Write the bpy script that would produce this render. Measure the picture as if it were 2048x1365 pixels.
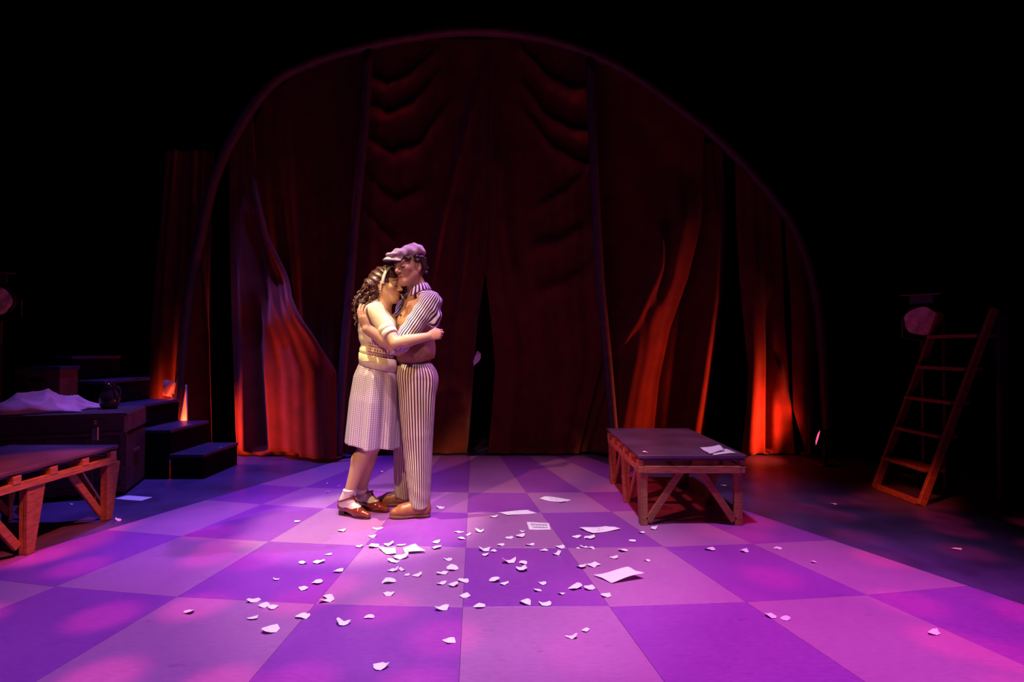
import bpy, bmesh, math, random
import numpy as np
from mathutils import Vector, Matrix

# ------------------------------------------------------------------ clean
for o in list(bpy.data.objects):
    bpy.data.objects.remove(o, do_unlink=True)
SC = bpy.context.scene
COL = SC.collection
PI = math.pi
rnd = random.Random(7)

# ------------------------------------------------------------------ camera
FPX, CAMH, HORIZON = 1100.0, 1.14, 695.0
PITCH = math.atan((HORIZON - 682.5) / FPX)
cam_d = bpy.data.cameras.new('camera')
cam_d.sensor_width = 36.0
cam_d.lens = 36.0 * FPX / 2048.0
cam_d.clip_start = 0.05
cam = bpy.data.objects.new('camera', cam_d)
COL.objects.link(cam)
cam.location = (0, 0, CAMH)
cam.rotation_euler = (PI / 2 + PITCH, 0, 0)
SC.camera = cam

# ------------------------------------------------------------------ world + view
SC.view_settings.view_transform = 'Standard'
SC.view_settings.look = 'None'
SC.view_settings.exposure = 0.0
SC.view_settings.gamma = 1.0
SC.view_settings.use_curve_mapping = False
wd = bpy.data.worlds.new('World')
SC.world = wd
wd.use_nodes = True
wd.node_tree.nodes['Background'].inputs[0].default_value = (0.0, 0.0, 0.0, 1)
wd.node_tree.nodes['Background'].inputs[1].default_value = 0.0


# ------------------------------------------------------------------ stage lights
def spot(name, loc, aim, power, color, angle, blend=0.5, radius=0.08, gobo=None):
    d = bpy.data.lights.new(name, 'SPOT')
    d.energy = power
    d.color = color
    d.spot_size = math.radians(angle)
    d.spot_blend = blend
    d.shadow_soft_size = radius
    o = bpy.data.objects.new(name, d)
    COL.objects.link(o)
    o.location = loc
    o.rotation_euler = (Vector(aim) - Vector(loc)).to_track_quat('-Z', 'Y').to_euler()
    if gobo:
        d.use_nodes = True
        nt = d.node_tree
        em = nt.nodes['Emission']
        tc = nt.nodes.new('ShaderNodeTexCoord')
        sep = nt.nodes.new('ShaderNodeSeparateXYZ')
        nt.links.new(tc.outputs['Normal'], sep.inputs[0])
        dx = nt.nodes.new('ShaderNodeMath'); dx.operation = 'DIVIDE'
        dy = nt.nodes.new('ShaderNodeMath'); dy.operation = 'DIVIDE'
        nt.links.new(sep.outputs[0], dx.inputs[0]); nt.links.new(sep.outputs[2], dx.inputs[1])
        nt.links.new(sep.outputs[1], dy.inputs[0]); nt.links.new(sep.outputs[2], dy.inputs[1])
        cmb = nt.nodes.new('ShaderNodeCombineXYZ')
        nt.links.new(dx.outputs[0], cmb.inputs[0]); nt.links.new(dy.outputs[0], cmb.inputs[1])
        vo = nt.nodes.new('ShaderNodeTexVoronoi')
        vo.voronoi_dimensions = '2D'
        vo.inputs['Scale'].default_value = gobo
        nt.links.new(cmb.outputs[0], vo.inputs['Vector'])
        rp = nt.nodes.new('ShaderNodeValToRGB')
        rp.color_ramp.elements[0].position = 0.20
        rp.color_ramp.elements[0].color = (1, 1, 1, 1)
        rp.color_ramp.elements[1].position = 0.36
        rp.color_ramp.elements[1].color = (0, 0, 0, 1)
        nt.links.new(vo.outputs['Distance'], rp.inputs[0])
        nt.links.new(rp.outputs[0], em.inputs['Strength'])
    return o


spot('magenta_wash', (0.1, 2.3, 6.3), (0.05, 2.75, 0), 900, (1.0, 0.50, 1.08), 56, 0.8, 0.15)
spot('magenta_front_right', (2.0, 1.5, 6.3), (1.50, 1.9, 0), 1300, (1.0, 0.04, 0.95), 31, 0.9, 0.15)
spot('violet_front_left', (-1.9, 1.3, 6.3), (-1.45, 2.0, 0), 800, (0.30, 0.16, 1.0), 38, 0.9, 0.15)
spot('pale_special', (0.2, 0.9, 6.0), (-0.25, 3.0, 0), 850, (1.0, 0.72, 0.92), 26, 0.6, 0.05)
spot('white_top_left', (-1.9, 2.7, 5.9), (-1.02, 3.56, 0.4), 2000, (0.95, 0.90, 0.50), 16, 0.5, 0.04)
spot('amber_front_left', (-2.3, 0.2, 3.5), (-0.85, 3.68, 0.85), 620, (1.0, 0.60, 0.27), 19, 0.5, 0.05)
spot('warm_front', (-0.7, 0.3, 3.7), (-0.74, 3.72, 1.56), 190, (1.0, 0.58, 0.36), 10, 0.6, 0.05)
spot('purple_back', (1.5, 5.0, 5.6), (-0.65, 3.8, 1.2), 1000, (0.55, 0.16, 1.0), 20, 0.6, 0.06)
spot('blue_left', (-2.7, 5.0, 5.8), (-2.35, 4.6, 0), 1300, (0.22, 0.13, 1.0), 38, 0.8, 0.10)
spot('red_gobo_left', (-2.6, 0.6, 5.6), (-1.7, 1.9, 0), 1050, (1.0, 0.08, 0.30), 38, 0.5, 0.03, gobo=13)
spot('red_gobo_right', (3.3, 1.2, 5.6), (2.40, 2.8, 0), 750, (1.0, 0.03, 0.12), 28, 0.5, 0.03, gobo=13)
spot('red_side_on_left_bench', (-0.9, 2.2, 3.4), (-2.66, 3.15, 0.36), 700, (1.0, 0.13, 0.05), 15, 0.6, 0.05)
spot('red_side_on_right_bench', (-2.4, 1.8, 3.0), (0.95, 4.1, 0.3), 500, (1.0, 0.10, 0.06), 14, 0.6, 0.08)
spot('red_side_on_ladder', (0.6, 2.0, 2.2), (2.94, 4.15, -0.05), 520, (1.0, 0.11, 0.04), 11, 1.0, 0.08)
spot('curtain_dim_red', (0.3, 1.2, 4.6), (0.1, 5.8, 0.6), 9, (1.0, 0.13, 0.14), 40, 1.0, 0.3)

# ------------------------------------------------------------------ pixel helpers (photo frame 2048 x 1365)
CP, SP = math.cos(PITCH), math.sin(PITCH)


def W(px, py, Y):
    u = (px - 1024.0) / FPX
    v = (py - 682.5) / FPX
    dy = CP + v * SP
    dz = SP - v * CP
    s = Y / dy
    return np.array([u * s, Y, CAMH + dz * s])


def FL(px, py, z=0.0):
    u = (px - 1024.0) / FPX
    v = (py - 682.5) / FPX
    dy = CP + v * SP
    dz = SP - v * CP
    s = (z - CAMH) / dz
    return np.array([u * s, dy * s, z])


# ------------------------------------------------------------------ materials
MATS = {}


def newmat(name):
    m = bpy.data.materials.new(name)
    m.use_nodes = True
    return m, m.node_tree, m.node_tree.nodes['Principled BSDF']


def mat(name, col, rough=0.6, metal=0.0, noise=0.0, nscale=8.0, bump=0.0, bscale=40.0, spec=0.5, coat=0.0,
        emit=None, estr=0.0, stretch=(1, 1, 1), sheen=0.0):
    if name in MATS:
        return MATS[name]
    m, nt, b = newmat(name)
    b.inputs['Roughness'].default_value = rough
    b.inputs['Metallic'].default_value = metal
    b.inputs['Specular IOR Level'].default_value = spec
    b.inputs['Coat Weight'].default_value = coat
    b.inputs['Sheen Weight'].default_value = sheen
    b.inputs['Base Color'].default_value = (*col, 1)
    if emit:
        b.inputs['Emission Color'].default_value = (*emit, 1)
        b.inputs['Emission Strength'].default_value = estr
    if noise > 0 or bump > 0:
        tc = nt.nodes.new('ShaderNodeTexCoord')
        mp = nt.nodes.new('ShaderNodeMapping')
        mp.inputs['Scale'].default_value = stretch
        nt.links.new(tc.outputs['Object'], mp.inputs[0])
    if noise > 0:
        n = nt.nodes.new('ShaderNodeTexNoise')
        n.inputs['Scale'].default_value = nscale
        n.inputs['Detail'].default_value = 5
        nt.links.new(mp.outputs[0], n.inputs['Vector'])
        r = nt.nodes.new('ShaderNodeMapRange')
        r.inputs[1].default_value = 0.3
        r.inputs[2].default_value = 0.7
        r.inputs[3].default_value = 1 - noise
        r.inputs[4].default_value = 1 + noise
        nt.links.new(n.outputs[0], r.inputs[0])
        mx = nt.nodes.new('ShaderNodeVectorMath')
        mx.operation = 'SCALE'
        mx.inputs[0].default_value = col
        nt.links.new(r.outputs[0], mx.inputs['Scale'])
        nt.links.new(mx.outputs[0], b.inputs['Base Color'])
    if bump > 0:
        n2 = nt.nodes.new('ShaderNodeTexNoise')
        n2.inputs['Scale'].default_value = bscale
        n2.inputs['Detail'].default_value = 4
        nt.links.new(mp.outputs[0], n2.inputs['Vector'])
        bp = nt.nodes.new('ShaderNodeBump')
        bp.inputs['Strength'].default_value = bump
        bp.inputs['Distance'].default_value = 0.01
        nt.links.new(n2.outputs[0], bp.inputs['Height'])
        nt.links.new(bp.outputs[0], b.inputs['Normal'])
    MATS[name] = m
    return m


class NG:
    """tiny node-graph helper"""

    def __init__(self, nt):
        self.nt = nt

    def math(self, op, a, b=None, c=None):
        n = self.nt.nodes.new('ShaderNodeMath')
        n.operation = op
        for i, x in enumerate((a, b, c)):
            if x is None:
                continue
            if isinstance(x, (int, float)):
                n.inputs[i].default_value = x
            else:
                self.nt.links.new(x, n.inputs[i])
        return n.outputs[0]

    def mix(self, f, a, b):
        n = self.nt.nodes.new('ShaderNodeMix')
        n.data_type = 'RGBA'
        if isinstance(f, (int, float)):
            n.inputs[0].default_value = f
        else:
            self.nt.links.new(f, n.inputs[0])
        for i, x in ((6, a), (7, b)):
            if isinstance(x, tuple):
                n.inputs[i].default_value = (*x, 1)
            else:
                self.nt.links.new(x, n.inputs[i])
        return n.outputs[2]

    def attr(self, name):
        n = self.nt.nodes.new('ShaderNodeAttribute')
        n.attribute_name = name
        return n

    def sep(self, v):
        n = self.nt.nodes.new('ShaderNodeSeparateXYZ')
        self.nt.links.new(v, n.inputs[0])
        return n.outputs

    def obj(self):
        return self.nt.nodes.new('ShaderNodeTexCoord').outputs['Object']

    def noise(self, vec, scale, detail=4):
        n = self.nt.nodes.new('ShaderNodeTexNoise')
        n.inputs['Scale'].default_value = scale
        n.inputs['Detail'].default_value = detail
        self.nt.links.new(vec, n.inputs['Vector'])
        return n.outputs[0]


def stripe_mat(name, light, dark, count, width):
    """stripes running along a limb: attribute 'wrap' carries (cos, sin) of the angle round its axis"""
    m, nt, b = newmat(name)
    g = NG(nt)
    a = g.attr('wrap')
    s = g.sep(a.outputs['Vector'])
    ang = g.math('ARCTAN2', s[1], s[0])
    f = g.math('FRACT', g.math('ADD', g.math('MULTIPLY', ang, count / (2 * PI)), 100.0))
    tri = g.math('ABSOLUTE', g.math('SUBTRACT', f, 0.5))
    mask = g.math('GREATER_THAN', tri, 0.5 - width / 2)
    nz = g.noise(g.obj(), 30)
    l2 = g.mix(nz, light, tuple(c * 0.8 for c in light))
    nt.links.new(g.mix(mask, l2, dark), b.inputs['Base Color'])
    b.inputs['Roughness'].default_value = 0.85
    b.inputs['Specular IOR Level'].default_value = 0.2
    MATS[name] = m
    return m


# ------------------------------------------------------------------ object helpers
BASE = {}


def empty(name, base, label, cat, group=None):
    o = bpy.data.objects.new(name, None)
    o.empty_display_size = 0.1
    COL.objects.link(o)
    o.location = base
    o['label'] = label
    o['category'] = cat
    if group:
        o['group'] = group
    BASE[o] = np.array(base, float)
    return o


def meshobj(name, V, F, material, parent=None, smooth=True, base=None):
    """V in world coordinates"""
    V = np.asarray(V, np.float64)
    bs = BASE[parent] if parent is not None else (np.array(base, float) if base is not None else np.zeros(3))
    me = bpy.data.meshes.new(name)
    Vl = (V - bs).astype(np.float32)
    if isinstance(F, np.ndarray):
        n, k = F.shape
        me.vertices.add(len(Vl))
        me.vertices.foreach_set('co', Vl.ravel())
        me.loops.add(n * k)
        me.loops.foreach_set('vertex_index', F.astype(np.int32).ravel())
        me.polygons.add(n)
        me.polygons.foreach_set('loop_start', np.arange(0, n * k, k, dtype=np.int32))
        me.polygons.foreach_set('loop_total', np.full(n, k, np.int32))
        me.update(calc_edges=True)
    else:
        me.from_pydata([tuple(v) for v in Vl], [], F)
        me.update()
    if smooth:
        me.polygons.foreach_set('use_smooth', np.ones(len(me.polygons), bool))
    me.materials.append(material)
    o = bpy.data.objects.new(name, me)
    COL.objects.link(o)
    if parent is not None:
        o.parent = parent
        BASE[o] = bs
    else:
        o.location = bs
        BASE[o] = bs
    return o


def tag(o, label, cat, group=None, kind=None):
    o['label'] = label
    o['category'] = cat
    if group:
        o['group'] = group
    if kind:
        o['kind'] = kind
    return o


def vattr(o, name, data, typ='FLOAT_VECTOR'):
    a = o.data.attributes.new(name, typ, 'POINT')
    if typ == 'FLOAT_VECTOR':
        a.data.foreach_set('vector', np.asarray(data, np.float32).ravel())
    else:
        d = np.ones((len(data), 4), np.float32)
        d[:, :3] = data
        a.data.foreach_set('color', d.ravel())


class MB:
    """collects simple shapes for one mesh"""

    def __init__(self):
        self.V, self.F = [], []

    def add(self, V, F):
        n = len(self.V)
        self.V += [tuple(v) for v in V]
        self.F += [tuple(i + n for i in f) for f in F]

    def box(self, c, size, R=None, bev=0.004):
        """box with chamfered edges"""
        hx, hy, hz = [s / 2 for s in size]
        b = min(bev, hx * .45, hy * .45, hz * .45)
        vs, idx = [], {}
        for sx in (-1, 1):
            for sy in (-1, 1):
                for sz in (-1, 1):
                    for ax in range(3):
                        p = [sx * (hx - b), sy * (hy - b), sz * (hz - b)]
                        p[ax] = (sx * hx, sy * hy, sz * hz)[ax]
                        idx[(sx, sy, sz, ax)] = len(vs)
                        vs.append(p)
        fs = []
        for ax in range(3):
            o1, o2 = (ax + 1) % 3, (ax + 2) % 3
            for s in (-1, 1):
                q = []
                for a, c2 in ((-1, -1), (1, -1), (1, 1), (-1, 1)):
                    k = [0, 0, 0]
                    k[ax] = s; k[o1] = a; k[o2] = c2
                    q.append(idx[(*k, ax)])
                fs.append(q if s > 0 else q[::-1])
            for a in (-1, 1):
                for c2 in (-1, 1):
                    k0, k1 = [0, 0, 0], [0, 0, 0]
                    k0[o1] = k1[o1] = a; k0[o2] = k1[o2] = c2
                    k0[ax], k1[ax] = -1, 1
                    q = [idx[(*k0, o1)], idx[(*k1, o1)], idx[(*k1, o2)], idx[(*k0, o2)]]
                    fs.append(q if a * c2 > 0 else q[::-1])
        for sx in (-1, 1):
            for sy in (-1, 1):
                for sz in (-1, 1):
                    q = [idx[(sx, sy, sz, a)] for a in range(3)]
                    fs.append(q if sx * sy * sz > 0 else q[::-1])
        A = np.array(vs)
        if R is not None:
            A = A @ np.array(R).T
        self.add(A + np.array(c), fs)
        return self

    def bar(self, a, b, w, t, up=(0, 0, 1), bev=0.003):
        """timber from a to b, w across 'up x dir', t along up"""
        a, b = np.array(a, float), np.array(b, float)
        d = b - a
        L = np.linalg.norm(d); d /= L
        u = np.array(up, float); u -= d * (u @ d)
        if np.linalg.norm(u) < 1e-4:
            u = np.array((0, 1., 0)); u -= d * (u @ d)
        u /= np.linalg.norm(u)
        s = np.cross(u, d)
        self.box((a + b) / 2, (L, w, t), np.stack([d, s, u], 1), bev)
        return self

    def tube(self, pts, r, n=8, cap=True):
        pts = np.array(pts, float)
        m = len(pts)
        r = np.broadcast_to(np.asarray(r, float), (m,))
        T = np.gradient(pts, axis=0)
        T /= np.linalg.norm(T, axis=1)[:, None] + 1e-12
        ref = np.array((0, 0, 1.)) if abs(T[0][2]) < .9 else np.array((1., 0, 0))
        N = ref - T[0] * (ref @ T[0]); N /= np.linalg.norm(N)
        base = len(self.V)
        for i in range(m):
            N = N - T[i] * (N @ T[i]); N /= np.linalg.norm(N) + 1e-12
            B = np.cross(T[i], N)
            for k in range(n):
                a = 2 * PI * k / n
                self.V.append(tuple(pts[i] + r[i] * (math.cos(a) * N + math.sin(a) * B)))
        for i in range(m - 1):
            for k in range(n):
                k2 = (k + 1) % n
                self.F.append((base + i * n + k, base + i * n + k2, base + (i + 1) * n + k2, base + (i + 1) * n + k))
        if cap:
            self.F.append(tuple(base + k for k in range(n))[::-1])
            self.F.append(tuple(base + (m - 1) * n + k for k in range(n)))
        return self

    def lathe(self, c, prof, R=None, n=24):
        base = len(self.V)
        R = np.eye(3) if R is None else np.array(R)
        for (rr, zz) in prof:
            for k in range(n):
                a = 2 * PI * k / n
                self.V.append(tuple(np.array(c) + R @ np.array((rr * math.cos(a), rr * math.sin(a), zz))))
        for i in range(len(prof) - 1):
            for k in range(n):
                k2 = (k + 1) % n
                self.F.append((base + i * n + k, base + i * n + k2, base + (i + 1) * n + k2, base + (i + 1) * n + k))
        return self

    def prism(self, poly, z0, z1):
        n = len(poly)
        V = [(x, y, z0) for x, y in poly] + [(x, y, z1) for x, y in poly]
        F = [tuple(range(n))[::-1], tuple(range(n, 2 * n))]
        F += [(i, (i + 1) % n, n + (i + 1) % n, n + i) for i in range(n)]
        self.add(V, F)
        return self

    def build(self, name, material, parent=None, smooth=False, base=None):
        return meshobj(name, self.V, self.F, material, parent, smooth, base)


def interp(pts, y):
    """x at y along a polyline given as (x, y) with increasing y"""
    P = np.array(pts, float)
    return np.interp(y, P[:, 1], P[:, 0])


def catmull(pts, n=8):
    P = [np.array(p, float) for p in pts]
    P = [2 * P[0] - P[1]] + P + [2 * P[-1] - P[-2]]
    out = []
    for i in range(1, len(P) - 2):
        for k in range(n):
            t = k / n
            out.append(0.5 * ((2 * P[i]) + (-P[i - 1] + P[i + 1]) * t + (2 * P[i - 1] - 5 * P[i] + 4 * P[i + 1] - P[i + 2]) * t * t
                              + (-P[i - 1] + 3 * P[i] - 3 * P[i + 1] + P[i + 2]) * t ** 3))
    out.append(P[-2])
    return np.array(out)


# ================================================================== THE SETTING
def tile_mat(name, col, col2):
    m, nt, b = newmat(name)
    g = NG(nt)
    v = g.obj()
    mp = nt.nodes.new('ShaderNodeMapping')
    mp.inputs['Scale'].default_value = (1, 3, 1)
    nt.links.new(v, mp.inputs[0])
    n1 = g.noise(v, 2.2, 5)
    n2 = g.noise(mp.outputs[0], 26, 6)
    f = g.math('ADD', g.math('MULTIPLY', n1, 0.6), g.math('MULTIPLY', n2, 0.6))
    r = nt.nodes.new('ShaderNodeMapRange')
    r.inputs[1].default_value = 0.42; r.inputs[2].default_value = 0.8
    nt.links.new(f, r.inputs[0])
    c = g.mix(r.outputs[0], col, col2)
    # scuffs
    sc = g.noise(mp.outputs[0], 7, 8)
    k = g.math('GREATER_THAN', sc, 0.69)
    c = g.mix(g.math('MULTIPLY', k, 0.30), c, tuple(x * 0.45 for x in col))
    nt.links.new(c, b.inputs['Base Color'])
    rr = nt.nodes.new('ShaderNodeMapRange')
    rr.inputs[3].default_value = 0.26; rr.inputs[4].default_value = 0.46
    nt.links.new(n2, rr.inputs[0])
    nt.links.new(rr.outputs[0], b.inputs['Roughness'])
    b.inputs['Specular IOR Level'].default_value = 0.45
    MATS[name] = m
    return m


M_pale = tile_mat('pale_floor_paint', (0.36, 0.135, 0.35), (0.44, 0.185, 0.41))
M_dark = tile_mat('dark_floor_paint', (0.25, 0.050, 0.345), (0.325, 0.080, 0.41))
M_stage = mat('stage_floor_black', (0.08, 0.045, 0.14), 0.42, noise=0.4, nscale=3, bump=0.05, bscale=30)
M_black = mat('black_masking', (0.006, 0.005, 0.006), 0.95, noise=0.2, nscale=4, spec=0.1)

fl = MB().box((0, 3.5, -0.05), (11.0, 9.0, 0.1), bev=0.002).build('floor', M_stage)
fl['kind'] = 'structure'
for nm, c, s in (('wall_back', (0, 7.45, 3.2), (11, 0.1, 6.4)), ('wall_left', (-5.45, 3.5, 3.2), (0.1, 9, 6.4)),
                 ('wall_right', (5.45, 3.5, 3.2), (0.1, 9, 6.4))):
    w = MB().box(c, s, bev=0.002).build(nm, M_black)
    w['kind'] = 'structure'
ce = MB().box((0, 3.5, 6.55), (11, 9, 0.1), bev=0.002).build('ceiling', M_black)
ce['kind'] = 'structure'

# painted checkerboard, tapering towards the back as it does in the photo
OBS = [(-3, 0, 99, 1176), (-2, 0, 354, 1194), (-1, 0, 638.5, 1206), (0, 0, 930.5, 1216), (1, 0, 1221, 1217), (2, 0, 1494, 1208),
       (3, 0, 1731, 1192), (4, 0, 1934.5, 1172), (-4, 1, 205, 1062), (-3, 1, 359, 1074), (-2, 1, 543, 1082), (-1, 1, 735, 1089.5),
       (0, 1, 934.5, 1097.5), (1, 1, 1136.5, 1100), (2, 1, 1328, 1097.7), (3, 1, 1509, 1089), (4, 1, 1658, 1079.5), (-4, 2, 424, 1001.7),
       (-3, 2, 520, 1010), (0, 2, 935, 1026.5), (1, 2, 1080.5, 1026.8), (2, 2, 1211, 1025), (-4, 3, 511, 970), (-3, 3, 608, 975.5),
       (0, 3, 936.7, 986.7), (1, 3, 1054, 986.6), (2, 3, 1159.5, 986)]
obs = np.array([(i, j, *FL(px, py)[:2]) for i, j, px, py in OBS])
rowp = {}
for j in range(4):
    s = obs[obs[:, 1] == j]
    rowp[j] = np.polyfit(s[:, 2], s[:, 3], 2)
rowp[-1] = rowp[0].copy(); rowp[-1][2] -= 0.74
rowp[-2] = rowp[0].copy(); rowp[-2][2] -= 1.40
rowp[4] = np.array([0.0, 0.0, 5.78])
# column lines x = a + b*y ; a, b smooth in i
ab = []
for i in range(-4, 5):
    s = obs[obs[:, 0] == i]
    ab.append((i, *np.polyfit(s[:, 3], s[:, 2], 1)) if len(s) > 1 else None)
ab = np.array([q for q in ab if q is not None])
pb = np.polyfit(ab[:, 0], ab[:, 1], 3)
pa = np.polyfit(ab[:, 0], ab[:, 2], 3)


def corner(i, j):
    b, a = np.polyval(pb, i), np.polyval(pa, i)
    y = 3.0
    for _ in range(30):
        x = a + b * y
        y = np.polyval(rowp[j], x)
    return np.array([a + b * y, y])


TILES = {}
for j in range(-2, 4):
    for i in range(-4, 4):
        q = [corner(i, j), corner(i + 1, j), corner(i + 1, j + 1), corner(i, j + 1)]
        c = sum(q) / 4
        q = [p + (c - p) / np.linalg.norm(c - p) * 0.0012 for p in q]
        pale = (i + j) % 2 == 1
        TILES[(i, j)] = (q, pale)
        m = MB()
        ins = [p + (c - p) / np.linalg.norm(c - p) * 0.0015 for p in q]
        V = [(x, y, -0.004) for x, y in q] + [(x, y, 0.0012) for x, y in q] + [(x, y, 0.002) for x, y in ins]
        F = [(0, 1, 5, 4), (1, 2, 6, 5), (2, 3, 7, 6), (3, 0, 4, 7), (4, 5, 9, 8), (5, 6, 10, 9), (6, 7, 11, 10), (7, 4, 8, 11), (8, 9, 10, 11)]
        m.add(V, F)
        t = m.build('tile', M_pale if pale else M_dark, fl)
TZ = 0.002

# ================================================================== ARCH, POLES, CURTAINS
M_curt = mat('rust_curtain_cloth', (0.17, 0.026, 0.014), 0.9, noise=0.25, nscale=5, bump=0.25, bscale=160, spec=0.15, sheen=0.15)
M_arch = mat('arch_painted_metal', (0.08, 0.018, 0.018), 0.6, noise=0.3, nscale=10)
M_pole = mat('pole_mauve_paint', (0.09, 0.04, 0.055), 0.6, noise=0.35, nscale=14)
YC = 5.85

pts = [(372, 640), (400, 480), (440, 330), (530, 182), (620, 126), (735, 92), (860, 68), (950, 62), (1050, 70), (1150, 95), (1250, 140), (1350, 210),
       (1450, 290), (1550, 400), (1600, 480), (1632, 590), (1645, 700)]
ap = [W(px, py, YC - 0.22) for px, py in pts]
ap = [np.array((ap[0][0] - .1, YC - 0.22, 0.0))] + ap + [np.array((ap[-1][0] + .06, YC - 0.22, 0.0))]
ar = MB().tube(catmull(ap, 8), 0.052, 10).build('curtain_arch', M_arch, smooth=True, base=(0, YC - 0.22, 0))
tag(ar, 'dull red curved arch rail spanning high over the curtains', 'arch')

for pl, lab in (([(738, 98), (728, 260), (712, 420), (700, 580), (686, 740), (676, 900)], 'leaning mauve pole between the curtains on the left of the couple'),
                ([(1180, 118), (1186, 280), (1192, 420), (1200, 560), (1216, 730), (1232, 905)], 'leaning mauve pole between the curtains nearer the right bench')):
    P = [W(a, b, YC - 0.20) for a, b in pl]
    P[-1][2] = 0.0
    m = MB().tube(catmull(P, 5), 0.048, 10)
    o = m.build('pole', M_pole, smooth=True, base=tuple(P[-1]))
    tag(o, lab, 'pole', 'leaning curtain poles')


def sgn_dist(px, py, path, w, side=0):
    """ridge profile round a path x(y)"""
    x = interp(path, py)
    inside = ((py >= path[0][1]) & (py <= path[-1][1])).astype(float)
    y0, y1 = path[0][1], path[-1][1]
    fade = np.clip((py - y0) / (0.3 * (y1 - y0) + 1), 0, 1) * inside
    if y1 < 890:
        fade = fade * np.clip((y1 - py) / (0.3 * (y1 - y0) + 1), 0, 1)
    fade = fade * fade * (3 - 2 * fade)
    d = (px - x) / w
    return np.exp(-d * d) * fade


def curtain(label, left, right, top, bottom, Y0, ridges=(), swags=(), fold=(0.05, 5.0, 0.0), NU=120, NV=110, bottom_path=None, taper=1.0, name='curtain', clamp=True):
    v = np.linspace(0, 1, NV)
    u = np.linspace(0, 1, NU)
    U, Vv = np.meshgrid(u, v)
    AP = np.array(pts, float)
    xt = interp(left, top) * (1 - u) + interp(right, top) * u
    tp_ = np.full((1, NU), float(top)) if not clamp else np.maximum(top, np.interp(xt, AP[:, 0], AP[:, 1]) + 3)[None, :]
    PY = tp_ + (bottom - tp_) * Vv
    PX = interp(left, PY) * (1 - U) + interp(right, PY) * U
    if bottom_path is not None:
        bt = np.interp(U, [p[0] for p in bottom_path], [p[1] for p in bottom_path])
        PY = top + (bt - top) * Vv
    amp, n, ph = fold
    wob = 0.6 * np.sin(3.1 * Vv + 2 * U) + 0.4 * np.sin(1.7 * Vv * 2 + 5 * U + ph)
    D = amp * (0.35 + 0.65 * Vv ** taper) * np.sin(2 * PI * n * U + ph + wob) + 0.35 * amp * np.sin(2 * PI * n * 2.3 * U + 1.3 + 2 * wob)
    for path, w, a in ridges:
        D = D + a * sgn_dist(PX, PY, path, w)
    for path, w, a in swags:
        P = np.array(path, float)
        y = np.interp(PX, P[:, 0], P[:, 1])
        mid = 0.5 * (P[0, 0] + P[-1, 0]); hw = 0.5 * abs(P[-1, 0] - P[0, 0]) + 1
        fade = np.exp(-1.2 * ((PX - mid) / hw) ** 4)
        D = D + a * np.exp(-((PY - y) / w) ** 2) * fade
    u_ = (PX - 1024) / FPX
    v_ = (PY - 682.5) / FPX
    s = (Y0) / (CP + v_ * SP)
    X = u_ * s
    Z = CAMH + (SP - v_ * CP) * s
    Z = np.maximum(Z, 0.012)
    V = np.stack([X, Y0 + D, Z], -1).reshape(-1, 3)
    ii = np.arange(NU * NV).reshape(NV, NU)
    F = np.stack([ii[:-1, :-1], ii[:-1, 1:], ii[1:, 1:], ii[1:, :-1]], -1).reshape(-1, 4)
    c = V.mean(0)
    o = meshobj(name, V, F, M_curt, smooth=True, base=(c[0], Y0, 0))
    so = o.modifiers.new('cloth', 'SOLIDIFY')
    so.thickness = 0.006
    tag(o, label, 'curtain', 'rust curtains behind the couple')
    return o


# far left drape behind the steps
curtain('narrow rust curtain glowing red-orange behind the black steps',
        [(330, 300), (300, 640), (284, 930)], [(428, 300), (420, 640), (424, 930)], 300, 928, YC + 0.05,
        ridges=[([(352, 400), (340, 640), (330, 925)], 9, 0.06), ([(392, 420), (396, 640), (402, 925)], 12, 0.13), ([(372, 700), (380, 925)], 8, -0.08)],
        fold=(0.045, 2.4, 0.4), NU=80, clamp=False)
# left side panel, pulled aside
curtain('rust curtain pulled aside beside the steps, lit red at its foot',
        [(458, 130), (458, 330), (460, 500), (465, 700), (470, 860), (474, 912)],
        [(500, 130), (512, 350), (546, 480), (604, 600), (652, 672), (690, 742), (692, 912)], 150, 911, YC - 0.08,
        ridges=[([(500, 300), (512, 352), (546, 482), (602, 602), (650, 675), (690, 745)], 10, -0.10),
                ([(497, 420), (520, 560), (545, 660)], 13, 0.14), ([(512, 560), (509, 700), (522, 905)], 14, 0.17), ([(486, 330), (492, 500), (492, 905)], 10, -0.07),
                ([(600, 540), (655, 690), (668, 905)], 80, -0.34)],
        fold=(0.018, 3.0, 0.6))
# back drape left, between side panel and pole
curtain('dark rust curtain hanging behind the left pole and pulled-aside drape',
        [(480, 100), (520, 420), (570, 912)], [(745, 95), (728, 420), (716, 912)], 105, 911, YC + 0.22,
        ridges=[([(620, 300), (640, 905)], 20, -0.06), ([(680, 350), (668, 905)], 14, -0.06)], fold=(0.03, 4.0, 1.0))
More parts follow.
